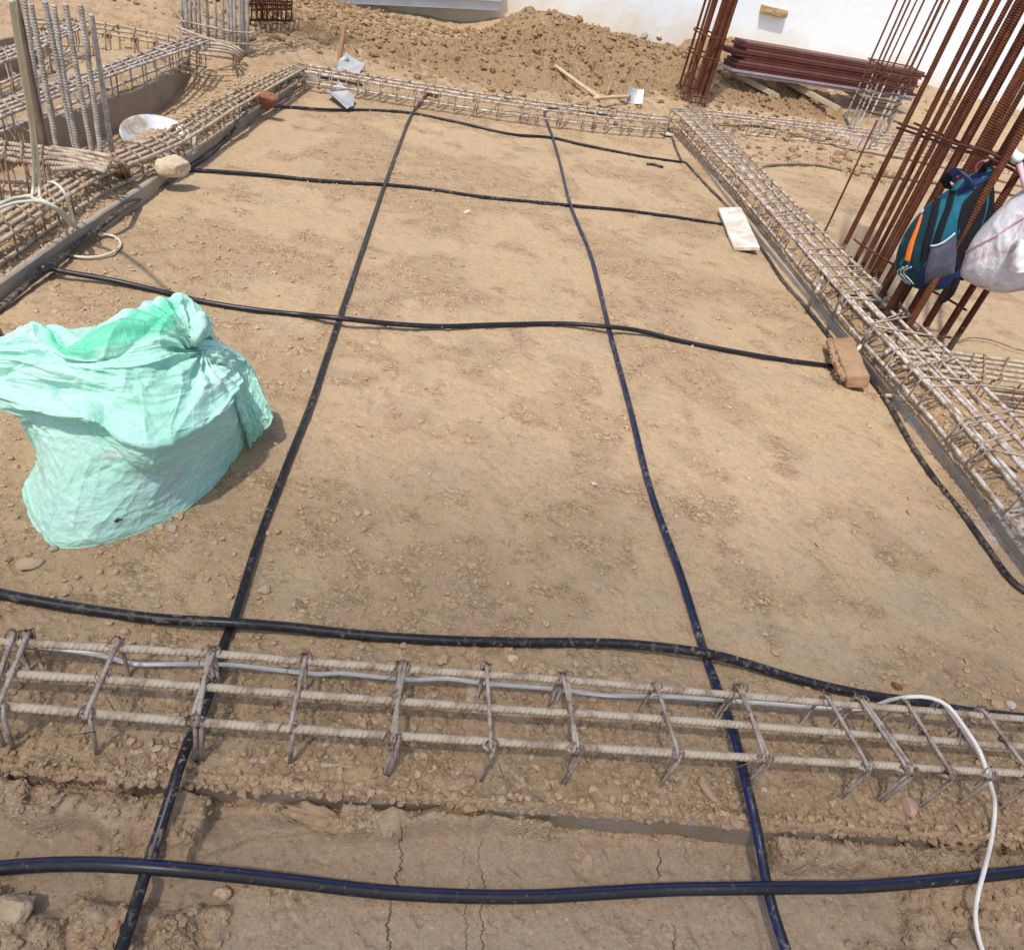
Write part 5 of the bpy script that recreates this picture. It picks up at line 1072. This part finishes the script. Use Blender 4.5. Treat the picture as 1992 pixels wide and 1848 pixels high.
# ------------------------------------------------------------------ backpack hanging on the column
class Hang:
    """soft body hung in a vertical plane: outline traced on the plane, real bulge in front and behind"""
    def __init__(s, p0, az, outline, T, Tb, q=.75, right_thin=0.0, mid=(.5, .5)):
        s.p0 = np.array(p0, float); s.n = np.array([math.sin(az), math.cos(az), 0.0]); s.u = np.array([-s.n[1], s.n[0], 0.0])
        if s.u[0] < 0: s.u = -s.u
        s.o = cr([np.r_[s.loc(*p), 0] for p in outline], .012, closed=True)[:, :2]; s.T, s.Tb, s.q, s.rt = T, Tb, q, right_thin
        s.c = s.o.mean(0); d = s.o - s.c; s.an = np.arctan2(d[:, 1], d[:, 0]); s.rr = np.linalg.norm(d, axis=1)
        k = np.argsort(s.an); s.an = s.an[k]; s.rr = s.rr[k]
    def loc(s, px, py):
        v = ray(px, py); t = ((s.p0 - [0, 0, H]) @ s.n) / (v @ s.n); P = np.array([0, 0, H]) + v * t
        return np.array([(P - s.p0) @ s.u, P[2]])
    def depth(s, a):
        d = a - s.c; r = np.hypot(d[..., 0], d[..., 1]); R0 = np.interp(np.arctan2(d[..., 1], d[..., 0]), s.an, s.rr, period=2 * math.pi)
        k = np.clip(r / R0, 0, 1); h = (1 - k ** 2.6) ** s.q
        if s.rt: h = h * (1 - s.rt * sst(.0, 1.0, (a[..., 0] - s.c[0]) / (s.o[:, 0].max() - s.c[0])))
        return h, k
    def W(s, a, off):                         # plane coords + offset towards the camera
        return s.p0[None] * [1, 1, 0] + a[..., 0:1] * s.u + a[..., 1:2] * np.array([0, 0, 1.0]) + off[..., None] * s.n
    def body(s, name, mat, parent, wr=.006, nr_=44, sd=0):
        m = len(s.o); rs_ = np.r_[0, np.linspace(.06, .8, nr_ - 14), np.linspace(.82, 1, 14)]
        Vf = []
        for sign, TT_ in ((1, s.T), (-1, s.Tb)):
            for r_ in (rs_ if sign > 0 else rs_[::-1][1:]):
                a = s.c + (s.o - s.c) * r_; h, k = s.depth(a)
                w_ = wr * (ridged(a[:, 0] * 14 + 3 * a[:, 1], a[:, 1] * 5, 500 + sd) - .4) * (1 - r_ ** 6)
                Vf.append(s.W(a, sign * (h * TT_ + w_ * (sign > 0))))
        Vf = np.array(Vf); n = len(Vf); i = np.arange(n - 1)[:, None]; j = np.arange(m)[None]
        Ff = np.stack([i * m + j, i * m + (j + 1) % m, (i + 1) * m + (j + 1) % m, (i + 1) * m + j], -1).reshape(-1, 4)
        return mk(name, Vf.reshape(-1, 3), Ff, mat, parent)
    def patch(s, name, poly, mat, parent, off=.003, th=.0, smooth=True, rings=12, wr=0, step=.012, corner=True):
        P = np.array([s.loc(*p) for p in poly]); o_ = []
        for q in range(len(P)):
            a, b = P[q], P[(q + 1) % len(P)]; m = max(1, int(np.linalg.norm(b - a) / step))
            for k in range(m): o_.append(a + (b - a) * k / m)
        if not corner: o_ = list(cr([np.r_[p, 0] for p in P], step, True)[:, :2])
        o_ = np.array(o_); c = o_.mean(0); m = len(o_); rows_ = []
        for q in range(rings + 2):
            r_ = min(1, q / rings); a = c + (o_ - c) * r_; h, k = s.depth(a)
            e = off + (th * (1 - r_ ** 4) if th else 0) + wr * (ridged(a[:, 0] * 18, a[:, 1] * 9, 540) - .4)
            if q == rings + 1: e = -.004
            rows_.append(s.W(a, h * s.T + e))
        Vf = np.array(rows_); n = len(Vf); i = np.arange(n - 1)[:, None]; j = np.arange(m)[None]
        Ff = np.stack([i * m + j, i * m + (j + 1) % m, (i + 1) * m + (j + 1) % m, (i + 1) * m + j], -1).reshape(-1, 4)
        return mk(name, Vf.reshape(-1, 3), Ff, mat, parent, smooth=smooth)
    def line(s, name, pts, wdt, mat, parent, off=.004, flat=.3):
        a = cr([np.r_[s.loc(*p), 0] for p in pts], .008)[:, :2]; h, k = s.depth(a); P = s.W(a, h * s.T + off)
        return mtube(name, P, wdt, mat, parent, k=8)
    def ribbon(s, name, pts, w_, mat, parent, off=.004):
        a = cr([np.r_[s.loc(*p), 0] for p in pts], .008)[:, :2]; t = np.gradient(a, axis=0); t /= np.linalg.norm(t, axis=1)[:, None]; nn2 = np.stack([-t[:, 1], t[:, 0]], 1)
        ws = np.interp(np.linspace(0, 1, len(a)), np.linspace(0, 1, len(w_)), w_) if hasattr(w_, '__len__') else np.full(len(a), w_)
        rows_ = []
        for e, o2 in ((-1, -.006), (-1, off), (-.5, off + .001), (.5, off + .001), (1, off), (1, -.006)):
            b = a + nn2 * (ws * e)[:, None]; h, k = s.depth(b); rows_.append(s.W(b, h * s.T + o2))
        Vf = np.stack(rows_, 1); n, m = Vf.shape[:2]; i = np.arange(n - 1)[:, None]; j = np.arange(m - 1)[None]
        return mk(name, Vf.reshape(-1, 3), np.stack([i * m + j, i * m + j + 1, (i + 1) * m + j + 1, (i + 1) * m + j], -1).reshape(-1, 4), mat, parent)
def fabric(name, col, rough=.75, var=.2, sp=.25): return plain(name, col, rough, sp, 0, nsc=14, var=var, bump=.25, bsc=260)
F_TEALD = fabric("dark teal nylon", (.006, .040, .055)); F_TEAL = fabric("teal nylon", (.012, .125, .185), .6); F_NAVY = fabric("navy nylon", (.016, .026, .085)); F_BLK = fabric("black webbing", (.010, .010, .013), .85)
F_NET = fabric("grey mesh pocket", (.085, .09, .125), .8); F_NAVYS = fabric("blue strap", (.035, .055, .17), .7); F_OR = fabric("orange zip", (.95, .19, .02), .6); F_PIP = plain("pale piping", (.45, .52, .52), .5); F_PINK = plain("pink cord", (.75, .22, .32), .6)
bp = empty("backpack", AY(1850, 560, 3.28), "teal and navy backpack with orange zip hanging on the rusty column", "backpack")
OUT = [(1931, 330), (1926, 372), (1921, 410), (1905, 455), (1882, 505), (1872, 528), (1866, 550), (1842, 561), (1803, 566), (1768, 555), (1744, 531), (1743, 500), (1752, 470), (1770, 438), (1798, 405), (1823, 384), (1850, 366), (1872, 347), (1905, 334)]
B = Hang(AY(1850, 450, 3.28), math.radians(218), OUT, .115, .03, q=.62, right_thin=.90)
B.body("body", F_TEAL, bp, wr=.012)
B.patch("front_panel", [(1822, 386), (1798, 406), (1771, 439), (1753, 471), (1745, 500), (1746, 530), (1768, 553), (1788, 556), (1796, 530), (1806, 500), (1812, 470), (1818, 430)], F_TEALD, bp, .003, wr=.006)
B.patch("back_panel", [(1926, 346), (1904, 360), (1880, 388), (1872, 420), (1866, 460), (1858, 520), (1866, 528), (1884, 498), (1906, 452), (1918, 412), (1923, 372)], F_BLK, bp, .004)
B.patch("bottom_panel", [(1800, 505), (1790, 556), (1803, 563), (1842, 558), (1862, 547), (1868, 522), (1858, 533), (1806, 548), (1806, 520)], F_NAVY, bp, .006)
B.patch("side_pocket", [(1820, 468), (1840, 464), (1864, 447), (1864, 490), (1858, 532), (1830, 538), (1804, 548), (1806, 520), (1813, 495)], F_NET, bp, .010, th=.012, wr=.006)
B.line("pocket_trim", [(1819, 469), (1830, 468), (1846, 461), (1865, 446)], .0045, F_PIP, bp, .018)
B.ribbon("zip_strap", [(1826, 384), (1824, 410), (1818, 440), (1811, 470), (1806, 500)], .016, F_BLK, bp, .007)
B.ribbon("zip_strap", [(1856, 368), (1852, 396), (1842, 425), (1834, 450), (1829, 466)], .014, F_BLK, bp, .007)
B.ribbon("orange_zip", [(1797, 414), (1790, 440), (1780, 468), (1772, 500)], [.0045, .008, .010, .013, .012], F_OR, bp, .009)
B.line("zip_puller", [(1795, 413), (1799, 406)], .0035, F_PIP, bp, .012)
for q in range(3):
    o_ = q * 9
    B.line("reflective_stripe", [(1764 + o_ * .95, 511 + (2 if q == 0 else -1 if q == 1 else 0)), (1750 + o_ * .75, 525 - q * 1.0), (1755 + o_, 535 + q * .5), (1768 + o_ * .8, 549 - q * .5)], .0028, F_PIP, bp, .010)
B.ribbon("top_flap", [(1922, 338), (1905, 345), (1886, 356), (1868, 372)], [.03, .026, .02, .012], F_NAVY, bp, .006)
# carrying handle: a wide strap looping off the top
hp = [B.W(B.loc(px, py)[None], np.array([o_]))[0] for px, py, o_ in ((1852, 352, .03), (1858, 334, .07), (1873, 327, .10), (1886, 336, .12), (1891, 352, .10), (1889, 366, .06))]
hc = cr(hp, .006); wv = (B.u * .75 + np.array([0, 0, -.45])) * .0
t_ = np.gradient(hc, axis=0); t_ /= np.linalg.norm(t_, axis=1)[:, None]; sd_ = np.cross(t_, B.n); sd_ /= np.linalg.norm(sd_, axis=1)[:, None]
wdir = (B.u * .8 + np.array([0, 0, -.15])); wdir /= np.linalg.norm(wdir)
rows_ = [hc - wdir * .024, hc - wdir * .012 + B.n * .003, hc + wdir * .012 + B.n * .003, hc + wdir * .024, hc + wdir * .024 - B.n * .006, hc - wdir * .024 - B.n * .006]
Vf = np.stack(rows_, 1); n, m = Vf.shape[:2]; i = np.arange(n - 1)[:, None]; j = np.arange(m)[None]
mk("handle", Vf.reshape(-1, 3), np.stack([i * m + j, i * m + (j + 1) % m, (i + 1) * m + (j + 1) % m, (i + 1) * m + j], -1).reshape(-1, 4), F_NAVYS, bp)
def bpt(px, py, o_): return B.W(B.loc(px, py)[None], np.array([o_]))[0]
def strap(name, pts, w2, mat, wd, parent=None):
    c_ = cr([bpt(*p) for p in pts], .008); wd = np.array(wd, float); wd /= np.linalg.norm(wd)
    rows_ = [c_ - wd * w2, c_ + wd * w2, c_ + wd * w2 - B.n * .006, c_ - wd * w2 - B.n * .006]
    Vf = np.stack(rows_, 1); n, m = Vf.shape[:2]; i = np.arange(n - 1)[:, None]; j = np.arange(m)[None]
    return mk(name, Vf.reshape(-1, 3), np.stack([i * m + j, i * m + (j + 1) % m, (i + 1) * m + (j + 1) % m, (i + 1) * m + j], -1).reshape(-1, 4), mat, parent or bp)
strap("shoulder_strap", [(1900, 340, .02), (1916, 328, .04), (1925, 314, .05), (1938, 304, .04), (1950, 300, .0)], .022, F_BLK, (.5, -.4, .7))
strap("shoulder_strap", [(1922, 340, .0), (1926, 380, .0), (1921, 418, .0), (1905, 450, .0), (1886, 485, .0), (1872, 520, .0), (1866, 545, .0)], .018, F_BLK, (.8, -.6, .15))
strap("shoulder_strap", [(1850, 368, .02), (1842, 352, .05), (1852, 336, .06), (1868, 326, .05)], .02, F_BLK, (.8, -.6, .2))
strap("webbing_tail", [(1864, 540, .02), (1857, 558, .02), (1848, 574, .01), (1832, 588, .0), (1822, 591, .0)], .014, F_BLK, (.8, -.6, .25))
mtube("pink_cord", cr([bpt(1900, 335, .03), bpt(1903, 318, .06), bpt(1915, 310, .07), bpt(1924, 312, .05)], .01), .003, F_PINK, bp, k=6)
mtube("pink_cord", cr([bpt(1934, 322, .05), bpt(1944, 326, .06), bpt(1946, 335, .05), bpt(1938, 340, .03)], .01), .0035, F_PINK, bp, k=6)

# white sack hanging right of it
WS = NT("grubby white woven sack"); _p = WS.pos()
_c = WS.mix(WS.ramp(WS.noise(_p, 12, 5, .65), [(.35, 0), (.7, 1)]), (.58, .56, .60), (.70, .69, .72))
_c = WS.mix(WS.ramp(WS.noise(_p, 22, 5, .7, .5), [(.54, 0), (.72, .6)]), _c, (.40, .38, .38))
pa = WS.n("Attribute"); pa.attribute_name = "print"
_c = WS.mix(WS.math('MULTIPLY', pa.outputs["Fac"], .6), _c, (.55, .23, .30))
M_WS = WS.done(_c, .6, WS.bump(WS.noise(_p, 45, 5, .6, .8), .4, .008), .3)
ws = empty("white_sack", AY(1930, 565, 3.15), "grubby white woven sack with pink print hanging beside the backpack", "sack")
OUT2 = [(2010, 352), (1992, 366), (1968, 385), (1942, 408), (1918, 432), (1896, 456), (1880, 482), (1872, 508), (1868, 536), (1892, 553), (1918, 564), (1955, 570), (1995, 565), (2040, 560), (2075, 530), (2080, 480), (2060, 410), (2030, 355)]
B2 = Hang(AY(1930, 480, 3.17), math.radians(222), OUT2, .10, .08, q=.55)
wb = B2.body("body", M_WS, ws, wr=.016, nr_=60, sd=7)
co = np.empty(len(wb.data.vertices) * 3, np.float32); wb.data.vertices.foreach_get("co", co); co = co.reshape(-1, 3) + np.array(ws.location)
pu = (co - B2.p0) @ B2.u; pz = co[:, 2]
def near2(pts, w_):
    d = np.full(len(pu), 9.0); A = np.array([B2.loc(*p) for p in pts])
    for q in range(len(A) - 1):
        a, b = A[q], A[q + 1]; ab = b - a; t = np.clip(((pu - a[0]) * ab[0] + (pz - a[1]) * ab[1]) / (ab @ ab), 0, 1)
        d = np.minimum(d, np.hypot(pu - a[0] - t * ab[0], pz - a[1] - t * ab[1]))
    return sst(w_, w_ * .4, d)
pr = near2([(1876, 514), (1900, 502), (1935, 488), (2000, 478)], .010) * .7
pr = np.maximum(pr, near2([(1880, 552), (1905, 556), (1930, 552), (1950, 546)], .012) * sst(.35, .6, fbm(pu * 40, pz * 40, 3, 8)))
pr = np.maximum(pr, near2([(1915, 500), (1920, 490), (1932, 500), (1938, 490), (1925, 480)], .010) * .8 * sst(.4, .6, fbm(pu * 60, pz * 60, 3, 9)))
pr = np.maximum(pr, .8 * near2([(1970, 568), (1992, 560), (2010, 562)], .02) * sst(.35, .6, fbm(pu * 40, pz * 40, 3, 10)))
vattr(wb, "print", pr)
B2.line("pink_seam", [(1878, 490), (1905, 474), (1935, 458), (1962, 442), (1985, 425), (2010, 410)], .004, plain("faded pink tape", (.62, .36, .44), .6), ws, .004)
mtube("tied_neck", cr([B2.W(B2.loc(a, b)[None], np.array([o_]))[0] for a, b, o_ in ((2006, 372, .03), (1998, 355, .05), (1990, 335, .04), (1985, 318, .03))], .01), np.interp(np.linspace(0, 1, len(cr([B2.W(B2.loc(a, b)[None], np.array([o_]))[0] for a, b, o_ in ((2006, 372, .03), (1998, 355, .05), (1990, 335, .04), (1985, 318, .03))], .01))), [0, .6, 1], [.022, .010, .014]), plain("pink cloth tie", (.72, .42, .48), .7), ws, k=10)
pl_ = cr([B2.W(B2.loc(a, b)[None], np.array([o_]))[0] for a, b, o_ in ((1966, 296, .02), (1975, 300, .04), (1984, 312, .03))], .008)
v, f, u = tube(pl_, .022, 12); v = v + .012 * np.array([mnoise.noise_vector(Vector(q * 60)) for q in v])
o = mk("plastic_bag", v, f, plain("pale blue plastic film", (.62, .70, .74), .3, .5), None, u); tag(o, "crumpled pale blue plastic bag tucked into the column above the white sack", "plastic bag")
cupc = [B2.W(B2.loc(a, b)[None], np.array([o_]))[0] for a, b, o_ in ((2006, 462, .12), (1998, 490, .13), (1994, 516, .12))]
v, f, u = tube(cr(cupc, .006), .038, 20); v = v + .010 * np.array([mnoise.noise_vector(Vector(q * 30)) for q in v])
o = mk("cloth_roll", v, f, plain("white cloth", (.75, .74, .73), .8), None, u); tag(o, "rolled white cloth against the white sack at the right photo edge", "cloth")

# ------------------------------------------------------------------ added netting overhead, unseen behind the camera, dims the foreground
NN = NT("shade netting"); tp_ = NN.n("BsdfTransparent"); ms2 = NN.n("MixShader"); an_ = NN.n("Attribute"); an_.attribute_name = "shade_opacity"
NN.l(an_.outputs["Fac"], ms2.inputs[0]); NN.set(NN.b, "Base Color", (.22, .24, .22)); NN.b.inputs["Roughness"].default_value = .9
NN.l(tp_.outputs[0], ms2.inputs[1]); NN.l(NN.b.outputs[0], ms2.inputs[2]); NN.l(ms2.outputs[0], NN.out.inputs[0])
zn = 18.0; sh = np.array([sdir.x, sdir.y]) / sdir.z * zn
e = [(-9, 1.3), (-1.35, 1.72), (-.9, 1.65), (-.3, 1.96), (.5, 2.12), (1.1, 1.85), (2.2, 2.3), (9, 3.2)]; k = len(e)
vv, dd = [], []
for dy, den in ((0, .0), (-.20, .28), (-.50, .52), (-1.0, .62), (-12, .62)):  # opacity graded to give the added shade a soft edge
    for p in e: vv.append((p[0] + sh[0], p[1] + dy + sh[1], zn)); dd.append(den)
ff = [[r_ * k + q, r_ * k + q + 1, (r_ + 1) * k + q + 1, (r_ + 1) * k + q] for r_ in range(4) for q in range(k - 1)]
o = mk("shade_blocker", vv, ff, NN.m, smooth=False); vattr(o, "shade_opacity", dd); tag(o, "green grey shade netting added out of view behind the camera to dim the foreground", "blocker")
